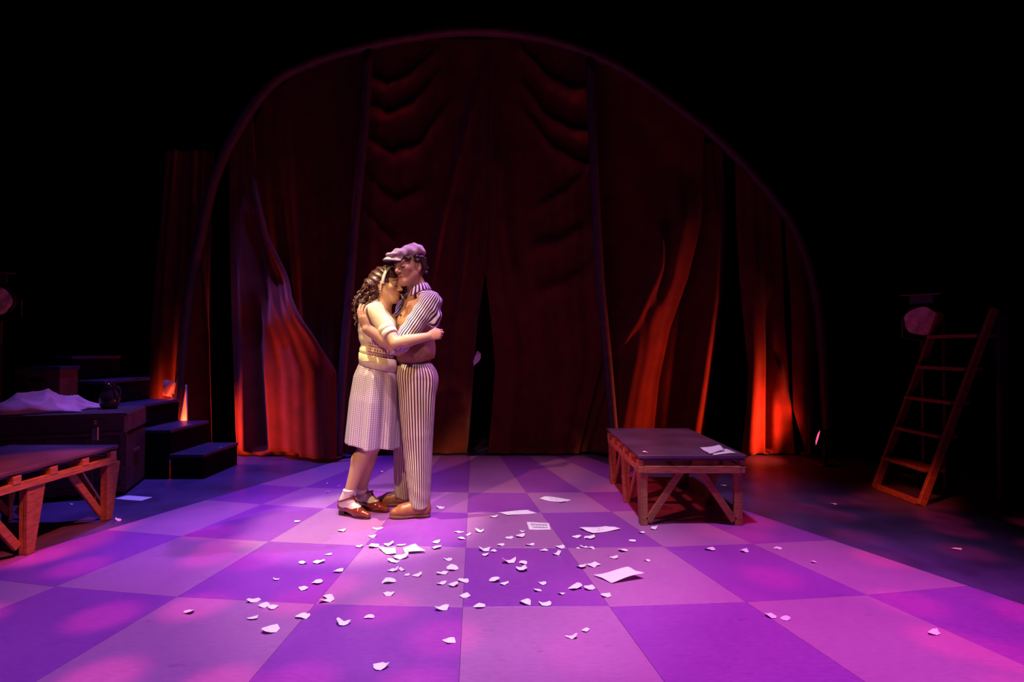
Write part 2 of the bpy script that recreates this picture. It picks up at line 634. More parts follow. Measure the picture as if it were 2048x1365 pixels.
# centre left with swags from the pole
curtain('rust centre curtain with swags, hanging directly behind the couple',
        [(738, 80), (722, 330), (706, 560), (690, 740), (684, 912)],
        [(992, 66), (986, 330), (972, 540), (957, 640), (949, 740), (936, 912)], 76, 911, YC,
        ridges=[([(982, 90), (940, 250), (900, 400), (850, 640)], 13, -0.11), ([(984, 120), (968, 280), (940, 450), (915, 700)], 11, -0.09),
                ([(980, 200), (975, 400), (958, 640), (940, 905)], 9, -0.08), ([(800, 500), (790, 905)], 40, 0.06), ([(880, 560), (888, 905)], 24, 0.07)],
        swags=[([(735, 150), (775, 178), (820, 162), (870, 110)], 12, -0.09), ([(733, 210), (780, 236), (830, 215), (880, 150)], 12, -0.09),
               ([(730, 275), (785, 315), (840, 300), (900, 210)], 13, -0.10), ([(727, 345), (760, 385), (800, 410), (850, 380)], 13, -0.08),
               ([(724, 415), (760, 465), (800, 490)], 13, -0.08)],
        fold=(0.022, 4.5, 0.2), NU=150, NV=150)
# centre right with swags to the right pole
curtain('rust centre curtain with deep swags beside the dark gap, right of the couple',
        [(984, 66), (979, 330), (969, 530), (982, 640), (990, 740), (976, 912)],
        [(1182, 112), (1190, 330), (1198, 560), (1205, 720), (1180, 820), (1156, 916)], 74, 912, YC - 0.02,
        ridges=[([(988, 100), (985, 300), (990, 480), (1020, 700)], 10, -0.09), ([(1000, 250), (1008, 450), (1040, 640)], 13, -0.08),
                ([(1040, 560), (1060, 905)], 46, 0.06), ([(1120, 620), (1115, 905)], 40, 0.02), ([(1188, 400), (1197, 560), (1203, 700)], 7, -0.10)],
        swags=[([(1040, 100), (1090, 160), (1140, 190), (1184, 180)], 13, -0.11), ([(1045, 170), (1090, 240), (1140, 268), (1188, 270)], 12, -0.11),
               ([(1050, 230), (1100, 300), (1150, 330), (1190, 336)], 11, -0.11), ([(1070, 420), (1130, 390), (1165, 355), (1188, 320)], 12, -0.09),
               ([(1060, 500), (1120, 490), (1160, 465), (1192, 425)], 17, -0.12), ([(1070, 590), (1130, 570), (1170, 545), (1198, 515)], 16, -0.10)],
        fold=(0.02, 3.5, 1.1), NU=150, NV=150)
# right back drape
curtain('wide rust curtain with a diagonal lit edge right behind the low bench',
        [(1184, 118), (1196, 330), (1204, 560), (1206, 720), (1185, 800), (1154, 916)],
        [(1408, 250), (1405, 370), (1396, 450), (1370, 560), (1336, 660), (1315, 760), (1300, 916)], 122, 914, YC + 0.10,
        ridges=[([(1310, 400), (1308, 540), (1262, 640), (1222, 710), (1196, 790), (1164, 905)], 9, -0.10),
                ([(1340, 380), (1318, 560), (1290, 640)], 11, 0.13), ([(1362, 330), (1348, 450), (1316, 560), (1276, 660), (1250, 780), (1230, 905)], 46, -0.30),
                ([(1250, 300), (1240, 560)], 22, 0.05)],
        fold=(0.012, 2.5, 0.0), NU=140)
curtain('slim rust curtain fold with a bright vertical edge above the low bench',
        [(1400, 250), (1398, 420), (1366, 560), (1330, 660), (1310, 760), (1296, 916)], [(1446, 290), (1446, 420), (1440, 600), (1420, 760), (1400, 916)], 285, 913, YC + 0.14,
        ridges=[([(1428, 300), (1428, 450), (1420, 600), (1398, 760), (1376, 905)], 17, -0.16)], fold=(0.02, 1.3, 1.5), NU=70)
curtain('rust curtain column lit red beyond the bench corner',
        [(1470, 290), (1476, 560), (1488, 740), (1484, 820), (1474, 916)], [(1560, 420), (1568, 640), (1576, 760), (1590, 916)], 300, 915, YC - 0.02,
        ridges=[([(1496, 430), (1500, 700), (1490, 905)], 22, -0.16), ([(1538, 560), (1538, 905)], 7, 0.14), ([(1552, 700), (1560, 780), (1580, 850)], 10, -0.10)],
        fold=(0.02, 1.6, 0.0), NU=90)
curtain('rightmost rust curtain, hanging beside the glowing floor lamp',
        [(1570, 440), (1578, 600), (1580, 740), (1582, 820), (1600, 912)], [(1640, 500), (1634, 640), (1626, 780), (1618, 860), (1608, 912)], 430, 910, YC - 0.06,
        ridges=[([(1596, 500), (1596, 700), (1600, 905)], 18, -0.14)], fold=(0.012, 1.2, 0.5), NU=60)

# ================================================================== WOOD PROPS
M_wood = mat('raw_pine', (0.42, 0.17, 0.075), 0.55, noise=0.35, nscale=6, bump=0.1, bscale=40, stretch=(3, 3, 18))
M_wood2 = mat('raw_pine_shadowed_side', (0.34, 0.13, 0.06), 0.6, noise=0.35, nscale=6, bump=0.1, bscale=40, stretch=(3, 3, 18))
M_top = mat('platform_top_paint', (0.12, 0.06, 0.10), 0.42, noise=0.35, nscale=3, bump=0.05, bscale=25)
M_side_shade = mat('step_side_shade_black', (0.006, 0.005, 0.008), 0.8, noise=0.3, nscale=6, spec=0.08)  # darker step paint: shade of the risers and sides put into the colour
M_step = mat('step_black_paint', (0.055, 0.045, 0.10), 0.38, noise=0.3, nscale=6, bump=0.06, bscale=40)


def platform(x0, x1, y0, y1, h, label, braces_end=True):
    """low trestle platform: board top, blocks, rails, gusseted legs, braces"""
    cx, cy = (x0 + x1) / 2, (y0 + y1) / 2
    root = empty('low_platform', (cx, cy, 0), label, 'platform', 'low trestle platforms')
    w, L = x1 - x0, y1 - y0
    MB().box((cx, cy, h - 0.011), (w, L, 0.022), bev=0.004).build('top', M_top, root)
    MB().box((cx, cy, h - 0.030), (w - 0.05, L - 0.03, 0.016), bev=0.003).build('under_board', M_step, root)
    rz = h - 0.095
    for s, xr in ((-1, x0 + 0.022), (1, x1 - 0.022)):
        MB().box((xr, cy, rz), (0.032, L - 0.02, 0.042), bev=0.003).build('side_rail', M_wood, root)
        n = 6
        for k in range(n):
            yy = y0 + 0.045 + (L - 0.09) * k / (n - 1)
            MB().box((xr + s * 0.002, yy, h - 0.055), (0.036, 0.05, 0.045), bev=0.002).build('block', M_wood, root)
    for yy in (y0 + 0.02, y1 - 0.02):
        MB().box((cx, yy, rz + 0.002), (w - 0.075, 0.03, 0.046), bev=0.003).build('end_rail', M_wood, root)
    lh = rz - 0.02
    for s, xr in ((-1, x0 + 0.045), (1, x1 - 0.045)):
        for yy in (y0 + 0.05, cy - 0.02, y1 - 0.06):
            lg = MB().box((xr, yy, lh / 2 + TZ), (0.045, 0.036, lh), bev=0.003).build('leg', M_wood, root)
            # tapered gusset board on the outer face, wide at the top
            xo = xr + s * 0.016
            m = MB()
            V = []
            for xx in (xo - 0.009, xo + 0.009):
                V += [(xx, yy - 0.02, TZ + 0.004), (xx, yy + 0.03, TZ + 0.004), (xx, yy + 0.10, lh), (xx, yy - 0.02, lh)]
            F = [(0, 1, 2, 3), (7, 6, 5, 4), (0, 4, 5, 1), (1, 5, 6, 2), (2, 6, 7, 3), (3, 7, 4, 0)]
            m.add(V, F)
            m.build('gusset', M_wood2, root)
    for yy in (y0 + 0.03, y1 - 0.03):
        for s, xr in ((-1, x0 + 0.07), (1, x1 - 0.07)):
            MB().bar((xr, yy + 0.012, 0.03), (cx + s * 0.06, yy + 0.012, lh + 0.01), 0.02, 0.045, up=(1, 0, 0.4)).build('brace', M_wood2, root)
    for s, xr in ((-1, x0 + 0.05), (1, x1 - 0.05)):
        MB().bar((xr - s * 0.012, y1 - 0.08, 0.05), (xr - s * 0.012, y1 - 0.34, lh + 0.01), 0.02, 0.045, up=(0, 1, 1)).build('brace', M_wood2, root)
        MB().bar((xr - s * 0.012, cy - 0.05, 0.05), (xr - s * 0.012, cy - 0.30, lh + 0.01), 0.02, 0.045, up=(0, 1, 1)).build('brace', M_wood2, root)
    return root


platform(0.80, 1.49, 3.49, 4.66, 0.456, 'low trestle bench with dark top, strewn papers, beyond the couple to the right')
platform(-3.36, -2.63, 2.42, 3.69, 0.487, 'low trestle bench in the left foreground, cut by the picture edge')

# ---------------------------------------------------------------- black steps
st = empty('step_unit', (-3.3, 5.05, 0), 'black-painted open stage steps climbing left beside the trunk', 'steps')
SY0, SY1, RISE, GO = 4.77, 5.37, 0.2125, 0.287
SX = -2.67
for k in range(5):
    xr = SX - GO * k
    z = RISE * (k + 1)
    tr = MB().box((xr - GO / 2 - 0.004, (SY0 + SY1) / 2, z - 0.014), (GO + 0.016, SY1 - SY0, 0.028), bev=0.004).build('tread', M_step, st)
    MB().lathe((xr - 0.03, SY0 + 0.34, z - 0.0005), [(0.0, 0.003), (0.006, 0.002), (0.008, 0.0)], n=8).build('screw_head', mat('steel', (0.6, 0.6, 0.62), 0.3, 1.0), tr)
    MB().box((xr - 0.012, (SY0 + SY1) / 2, z - RISE / 2 - 0.014), (0.018, SY1 - SY0 - 0.02, RISE - 0.03), bev=0.002).build('riser', M_side_shade, st)
for k in (0, 1):
    xr = SX - GO * k
    hgt = RISE * (k + 1) - 0.03
    MB().box((xr - GO / 2 - 0.012, SY0 + 0.018, hgt / 2), (GO - 0.02, 0.018, hgt), bev=0.002).build('side_panel', M_side_shade, st)
for k in (2, 3, 4):
    xr = SX - GO * k
    z = RISE * (k + 1)
    for yy in (SY0 + 0.018, SY1 - 0.018):
        MB().box((xr - GO / 2, yy, z - 0.06), (GO, 0.018, 0.065), bev=0.002).build('apron', M_side_shade, st)
        MB().box((xr - GO + 0.03, yy, (z - 0.03) / 2), (0.05, 0.022, z - 0.03), bev=0.003).build('leg', M_side_shade, st)
        MB().bar((xr - GO + 0.04, yy, z - 0.10), (xr + 0.02, yy, z - RISE - 0.03), 0.016, 0.05, up=(1, 0, 1)).build('brace', M_side_shade, st)
MB().bar((SX - 2.1 * GO, SY0 + 0.03, 0.05), (SX - 4.8 * GO, SY0 + 0.03, 0.05), 0.02, 0.06).build('foot_rail', M_side_shade, st)

# ---------------------------------------------------------------- trunk
M_trunk = mat('trunk_dark_fibre', (0.10, 0.05, 0.06), 0.5, noise=0.3, nscale=10, bump=0.1, bscale=60)
M_slat = mat('trunk_slat', (0.13, 0.055, 0.055), 0.5, noise=0.3, nscale=12)
M_brass = mat('dull_brass', (0.55, 0.36, 0.18), 0.35, 0.9)
M_steel = mat('dull_steel', (0.55, 0.52, 0.60), 0.3, 1.0)
A = FL(252, 989); A = A[:2]
TD = np.array((-0.94, -0.34)); TD /= np.linalg.norm(TD)          # along the front, towards the left
TN = np.array((-TD[1], TD[0]));  TN = TN if TN[1] > 0 else -TN  # into the depth
TL, TDP, TH = 0.95, 0.52, 0.655
C2 = A + TD * TL / 2 + TN * TDP / 2
RT = np.array([[TD[0], TN[0], 0], [TD[1], TN[1], 0], [0, 0, 1.0]])
if np.linalg.det(RT) < 0:
    RT[:, 0] *= -1
sx = 1 if np.dot(RT[:2, 0], TD) > 0 else -1


def tp(a, d, z):
    p = A + TD * a + TN * d
    return (p[0], p[1], z)


tk = empty('trunk', (C2[0], C2[1], 0), 'dark travelling trunk with riveted edges beneath the crumpled coat', 'trunk')
MB().box((C2[0], C2[1], 0.24), (TL, TDP, 0.44), RT, 0.008).build('body', M_trunk, tk)
lid = MB().box((C2[0], C2[1], 0.555), (TL + 0.012, TDP + 0.012, 0.17), RT, 0.02).build('lid', M_trunk, tk)
for a in (0.02, TL - 0.02):
    MB().box(tp(a, -0.004, 0.24), (0.05, 0.012, 0.44), RT, 0.002).build('corner_strip', M_slat, tk)
for a in (0.24, 0.48, 0.72):
    MB().box(tp(a, -0.004, 0.24), (0.05, 0.010, 0.42), RT, 0.002).build('slat', M_slat, tk)
MB().box(tp(TL / 2, -0.010, 0.475), (TL + 0.01, 0.012, 0.03), RT, 0.002).build('rim_strip', M_slat, tk)
MB().box(tp(TL / 2, -0.010, 0.62), (TL + 0.01, 0.010, 0.03), RT, 0.002).build('rim_strip', M_slat, lid)
# scalloped base strip
m = MB()
n = 40
V, F = [], []
for k in range(n + 1):
    a = TL * k / n
    zb = 0.012 + 0.018 * abs(math.sin(a / TL * PI * 6))
    for d in (-0.016, -0.002):
        V.append(tp(a, d, zb)); V.append(tp(a, d, 0.075))
for k in range(n):
    i, j = 4 * k, 4 * k + 4
    F += [(i, j, j + 1, i + 1), (i + 3, j + 3, j + 2, i + 2), (i + 1, j + 1, j + 3, i + 3), (i + 2, j + 2, j, i)]
m.add(V, F)
m.build('base_moulding', M_slat, tk)
for a in (0.02, TL - 0.02):
    for z in (0.10, 0.20, 0.30, 0.40):
        MB().lathe(tp(a, -0.011, z), [(0.0, 0.006), (0.006, 0.004), (0.008, 0)], RT @ np.array([[1, 0, 0], [0, 0, -1], [0, 1, 0]]), 8).build('rivet', M_brass, tk)
MB().box(tp(0.20, -0.014, 0.48), (0.045, 0.014, 0.10), RT, 0.005).build('hasp', M_steel, tk)
MB().lathe(tp(0.20, -0.016, 0.565), [(0.0, 0.02), (0.014, 0.016), (0.018, 0)], RT @ np.array([[1, 0, 0], [0, 0, -1], [0, 1, 0]]), 12).build('stud', M_brass, tk)
for a in (0.0, TL):
    MB().box(tp(a, 0.25, 0.30), (0.02, 0.16, 0.03), RT, 0.006).build('side_handle', M_slat, tk)

# cloth heaps by height field
def heap(name, base, outline_fn, nx, ny, hfun, material, parent=None):
    """cloth heap: (s,t) in [0,1]^2 -> plan position, height from hfun; closed underside"""
    V = []
    for j in range(ny):
        for i in range(nx):
            s, t = i / (nx - 1), j / (ny - 1)
            x, y = outline_fn(s, t)
            V.append((x, y, hfun(s, t)))
    ii = np.arange(nx * ny).reshape(ny, nx)
    F = np.stack([ii[:-1, :-1], ii[:-1, 1:], ii[1:, 1:], ii[1:, :-1]], -1).reshape(-1, 4)
    o = meshobj(name, V, F, material, parent, True, base)
    so = o.modifiers.new('cloth', 'SOLIDIFY')
    so.thickness = 0.008
    so.offset = 1
    return o


M_coat = mat('mauve_coat_cloth', (0.88, 0.42, 0.46), 0.9, noise=0.2, nscale=8, bump=0.2, bscale=120)
LIDZ = 0.642


def coat_out(s, t):
    a = 0.30 + 0.60 * s + 0.05 * math.sin(5 * t)
    d = 0.02 + 0.40 * t + 0.04 * math.sin(4 * s + 1)
    p = A + TD * a + TN * d
    return p[0], p[1]


def coat_h(s, t):
    e = (math.sin(PI * min(max(s, 0), 1)) ** 0.6) * (math.sin(PI * t) ** 0.5)
    f = 1 - abs(math.sin(5.5 * t + 3.5 * s + 1.2 * math.sin(4 * s)))
    g = 1 - abs(math.sin(11 * s - 5 * t + 0.8))
    h2 = 1 - abs(math.sin(9 * s + 8 * t + 2))
    return LIDZ + 0.004 + e * (0.030 + 0.085 * s + 0.065 * f + 0.040 * g + 0.020 * h2)


ct = heap('coat', (*coat_out(.5, .5), LIDZ), coat_out, 60, 44, coat_h, M_coat)
tag(ct, 'crumpled mauve coat heaped on top of the dark trunk', 'coat')

# wooden box with hand hole behind the trunk, standing on a crate
M_box = mat('box_board', (0.20, 0.06, 0.045), 0.6, noise=0.3, nscale=10)
BY = 4.545
bx0, bx1 = W(26, 770, BY), W(117, 770, BY)
bc = ((bx0[0] + bx1[0]) / 2, BY + 0.12)
bw = bx1[0] - bx0[0]
cr = empty('crate', (bc[0], bc[1], 0), 'dark crate hidden behind the trunk, carrying the storage box', 'crate')
for k in range(4):
    MB().box((bc[0], BY + 0.0, 0.08 + 0.16 * k), (bw + 0.06, 0.018, 0.145), bev=0.003).build('slat', M_step, cr)
for s in (-1, 1):
    MB().box((bc[0] + s * (bw / 2 + 0.02), BY + 0.10, 0.33), (0.018, 0.20, 0.66), bev=0.003).build('side_board', M_step, cr)
MB().box((bc[0], BY + 0.10, 0.668), (bw + 0.07, 0.22, 0.016), bev=0.003).build('top_board', M_step, cr)
zb0, zb1 = 0.676, W(60, 740, BY)[2]
sb = empty('storage_box', (bc[0], bc[1], zb0), 'reddish brown lidded storage box with a dark hand hole behind the coat', 'box')
hz = W(60, 760, BY)[2]
hw = bw * 0.17
hx = bc[0] - 0.01
m = MB()
hh = 0.022
m.box((bc[0], BY + 0.02, (zb0 + hz - hh) / 2), (bw, 0.014, hz - hh - zb0), bev=0.001)
m.box((bc[0], BY + 0.02, (hz + hh + zb1) / 2), (bw, 0.014, zb1 - hz - hh), bev=0.001)
m.box(((bc[0] - bw / 2 + hx - hw) / 2, BY + 0.02, hz), (hx - hw - bc[0] + bw / 2, 0.014, 2 * hh), bev=0.001)
m.box(((bc[0] + bw / 2 + hx + hw) / 2, BY + 0.02, hz), (bc[0] + bw / 2 - hx - hw, 0.014, 2 * hh), bev=0.001)
m.build('front', M_box, sb)
for s in (-1, 1):
    MB().box((bc[0] + s * (bw / 2 - 0.007), BY + 0.11, (zb0 + zb1) / 2), (0.014, 0.17, zb1 - zb0), bev=0.001).build('side', M_box, sb)
MB().box((bc[0], BY + 0.197, (zb0 + zb1) / 2), (bw, 0.014, zb1 - zb0), bev=0.001).build('back', M_box, sb)
MB().box((bc[0], BY + 0.105, zb1 + 0.012), (bw + 0.03, 0.21, 0.03), bev=0.004).build('lid', M_step, sb)

# dark jug on the trunk end
jp = tp(0.20, 0.30, LIDZ)
jg = empty('jug', jp, 'small dark glazed jug standing on the end of the trunk', 'jug')
M_jug = mat('dark_glaze', (0.05, 0.025, 0.03), 0.18, noise=0.2, nscale=10)
MB().lathe(jp, [(0.0, 0.0), (0.052, 0.0), (0.068, 0.03), (0.072, 0.08), (0.055, 0.13), (0.036, 0.16), (0.034, 0.185), (0.042, 0.20), (0.036, 0.198), (0.030, 0.18), (0.0, 0.17)], n=24).build('body', M_jug, jg, True)
a = np.array(jp)
MB().tube(catmull([a + (0.035, -0.01, 0.18), a + (0.085, -0.02, 0.17), a + (0.10, -0.02, 0.12), a + (0.066, -0.01, 0.07)], 6), 0.008, 8).build('handle', M_jug, jg, True)

# pale cloth caught behind the steps (lit red)
M_pale_cloth = mat('pale_rag', (0.75, 0.50, 0.48), 0.9, noise=0.15, nscale=10, bump=0.2, bscale=90)
p0 = W(328, 760, 5.62); p1 = W(371, 778, 5.56)
V, F = [], []
n1, n2 = 26, 22
for j in range(n2):
    for i in range(n1):
        s, t = i / (n1 - 1), j / (n2 - 1)
        px = 328 + 46 * s - 3 * t + (6 * t if s > .6 else 0)
        py = 760 + 10 * s + t * (30 + 62 * np.clip((s - 0.45) * 5, 0, 1))
        V.append(W(px, py, 5.60 - 0.05 * math.sin(6 * s + 3 * t) - 0.03 * math.sin(13 * s + 2 * t) - 0.06 * t * (1 - t)))
ii = np.arange(n1 * n2).reshape(n2, n1)
F = np.stack([ii[:-1, :-1], ii[:-1, 1:], ii[1:, 1:], ii[1:, :-1]], -1).reshape(-1, 4)
rg = meshobj('rag', V, F, M_pale_cloth, None, True, (W(350, 800, 5.6)))
rg.modifiers.new('cloth', 'SOLIDIFY').thickness = 0.006
tag(rg, 'pale rag hanging against the glowing curtain behind the steps', 'cloth')

# ---------------------------------------------------------------- timber step ladder on the right
M_lad = mat('ladder_timber', (0.26, 0.09, 0.04), 0.6, noise=0.35, nscale=8, stretch=(6, 6, 6))
ld = empty('step_ladder', (3.1, 4.22, 0), 'open timber step ladder leaning away in the dark at right', 'ladder')
YN, YF = 3.98, 4.48
xb = 2.95
slope = (3.42 - 2.99) / 1.12
for yy, nm in ((YN, 'stile'), (YF, 'stile')):
    MB().bar((xb, yy, 0.0), (xb + slope * 1.42, yy, 1.42), 0.03, 0.052, up=(1, 0, 0)).build('stile', M_lad, ld)
MB().box((xb - 0.02, (YN + YF) / 2, 0.022), (0.03, YF - YN - 0.03, 0.042), bev=0.003).build('base_bar', M_lad, ld)
for k in range(1, 6):
    z = 0.245 * k
    MB().box((xb + slope * z + 0.02, (YN + YF) / 2, z), (0.15, YF - YN - 0.03, 0.028), bev=0.003).build('tread', M_lad, ld)
for yy in (YN, YF):
    MB().box((xb + slope * 1.40 + 0.06, yy, 0.69), (0.07, 0.035, 1.38), bev=0.003).build('rear_leg', mat('black_timber', (0.02, 0.015, 0.015), 0.7), ld)


# ---------------------------------------------------------------- stage lanterns
M_can = mat('lantern_black', (0.02, 0.018, 0.022), 0.5, noise=0.2, nscale=12)
M_gel = mat('crumpled_frost_gel', (0.85, 0.50, 0.50), 0.65, noise=0.12, nscale=25, bump=0.5, bscale=25)
M_hood = mat('hood_edge', (0.30, 0.05, 0.09), 0.4)


def frame(F, up=(0, 0, 1)):
    F = np.array(F, float); F /= np.linalg.norm(F)
    L = np.cross(np.array(up, float), F); L /= np.linalg.norm(L)
    U = np.cross(F, L)
    return np.stack([F, L, U], 1)


def lantern(c, face, r, label, stand=True):
    """par can: body along -F, crumpled gel disc at the front, hood edge, yoke on a boom stand"""
    c = np.array(c, float)
    R = frame(face)
    base = (c[0] - R[0, 0] * 0.15, c[1] - R[1, 0] * 0.15, 0)
    t = empty('stage_lantern', base, label, 'stage light', 'lanterns on boom stands')
    RZ = np.stack([R[:, 1], R[:, 2], R[:, 0]], 1)
    MB().lathe(c, [(0.0, -0.34), (r * 0.55, -0.34), (r * 0.8, -0.26), (r * 1.06, -0.10), (r * 1.06, -0.002), (r * 1.0, -0.002), (r * 0.98, -0.03), (0, -0.03)], RZ, 28).build('can', M_can, t, True)
    V, F = [c + R[:, 0] * 0.006], []
    rr = random.Random(int(abs(c[0]) * 100))
    n = 30
    rings = (0.25, 0.5, 0.75, 0.96)
    for q in rings:
        for k in range(n):
            a = 2 * PI * k / n
            rad = r * q * (1 + (0.03 * math.sin(5 * a + 1) + 0.025 * rr.uniform(-1, 1) if q > .9 else 0))
            V.append(c + R[:, 1] * rad * math.cos(a) + R[:, 2] * rad * math.sin(a) + R[:, 0] * (0.006 + 0.007 * math.sin(9 * q * math.cos(a + .6) + 2) + 0.003 * rr.uniform(-1, 1)))
    for k in range(n):
        k2 = (k + 1) % n
        F.append((0, 1 + k, 1 + k2))
        for q in range(len(rings) - 1):
            b0, b1 = 1 + q * n, 1 + (q + 1) * n
            F.append((b0 + k, b1 + k, b1 + k2, b0 + k2))
    meshobj('gel', V, F, M_gel, t, False)
    # hood plate above the lens
    up = R[:, 2]
    MB().box(c + up * (r * 1.85) + R[:, 0] * 0.0, (0.10, r * 2.2, 0.008), R, 0.002).build('hood', M_hood, t)
    MB().box(c + up * (r * 1.45) - R[:, 0] * 0.05, (0.04, r * 1.3, r * 0.6), R, 0.004).build('bracket', M_can, t)
    # yoke
    yk = [c + R[:, 1] * r * 1.15 - R[:, 0] * 0.14, c + R[:, 1] * r * 1.15 - R[:, 0] * 0.14 - up * 0.16, c - R[:, 0] * 0.14 - up * 0.20,
          c - R[:, 1] * r * 1.15 - R[:, 0] * 0.14 - up * 0.16, c - R[:, 1] * r * 1.15 - R[:, 0] * 0.14]
    MB().tube(yk, 0.009, 6).build('yoke', M_can, t)
    q = c - R[:, 0] * 0.14 - up * 0.20
    MB().tube([(q[0], q[1], 0.02), (q[0], q[1], q[2])], 0.02, 10).build('stand', M_can, t)
    MB().lathe((q[0], q[1], 0), [(0.0, 0.03), (0.15, 0.03), (0.17, 0.02), (0.17, 0.0), (0, 0)], n=24).build('stand_base', M_can, t, False)
    return t


lantern(W(1843, 643, 4.75), (-0.55, -0.65, -0.16), 0.128, 'dark stage lantern with a crumpled pinkish lens above the timber ladder')
lantern(W(-12, 601, 4.95), (0.45, -0.85, -0.12), 0.135, 'dark stage lantern with pale round lens at the left picture edge')


def floor_lamp(c, aim, label, power, color, lens_col, estr, angle=100):
    c = np.array(c, float)
    R = frame(np.array(aim) - c)
    RZ = np.stack([R[:, 1], R[:, 2], R[:, 0]], 1)
    t = empty('floor_uplight', (c[0], c[1], 0), label, 'stage light', 'red floor lamps washing the curtains')
    r = 0.085
    MB().lathe(c, [(0.0, -0.16), (r * 0.7, -0.16), (r, -0.12), (r * 1.1, -0.01), (r * 1.1, 0.0), (r, 0.0), (r, -0.012)], RZ, 24).build('can', M_can, t, True)
    MB().lathe(c, [(r * 0.99, -0.008), (r * 0.6, 0.004), (0.0, 0.007)], RZ, 24).build('lens', mat('lens_glow', (0.3, 0.05, 0.1), 0.3, emit=lens_col, estr=estr), t, True)
    up = np.array((0, 0, 1.0))
    for s in (-1, 1):
        q = c + R[:, 1] * s * r * 1.2 - R[:, 0] * 0.06
        MB().bar((q[0], q[1], 0.012), (q[0], q[1], q[2] + 0.02), 0.008, 0.03, up=(1, 0, 0)).build('bracket_leg', M_can, t)
    MB().box((c[0] - R[0, 0] * 0.06, c[1] - R[1, 0] * 0.06, 0.008), (0.16, 0.24, 0.014), bev=0.003).build('foot', M_can, t)
    d = bpy.data.lights.new('uplight', 'SPOT')
    d.energy = power; d.color = color; d.spot_size = math.radians(angle); d.spot_blend = 1.0; d.shadow_soft_size = 0.05
    o = bpy.data.objects.new('uplight', d)
    COL.objects.link(o)
    o.location = c + R[:, 0] * 0.03
    o.rotation_euler = Vector(R[:, 0]).to_track_quat('-Z', 'Y').to_euler()
    return t


RED = (1.0, 0.11, 0.035)
floor_lamp(W(1635, 876, 5.40), (2.15, 5.80, 0.50), 'small floor lamp with glowing pink lens at the right curtain edge', 120, RED, (1.0, 0.10, 0.28), 1.1, 132)
floor_lamp((-3.50, 5.42, 0.14), (-2.3, 5.80, 0.62), 'small red floor lamp behind the lowest black step', 120, RED, (1.0, 0.10, 0.10), 1.1, 110)
floor_lamp((-3.90, 5.50, 0.14), (-3.45, 5.90, 0.50), 'small red floor lamp hidden behind the upper black steps', 110, RED, (1.0, 0.10, 0.10), 1.1, 88)

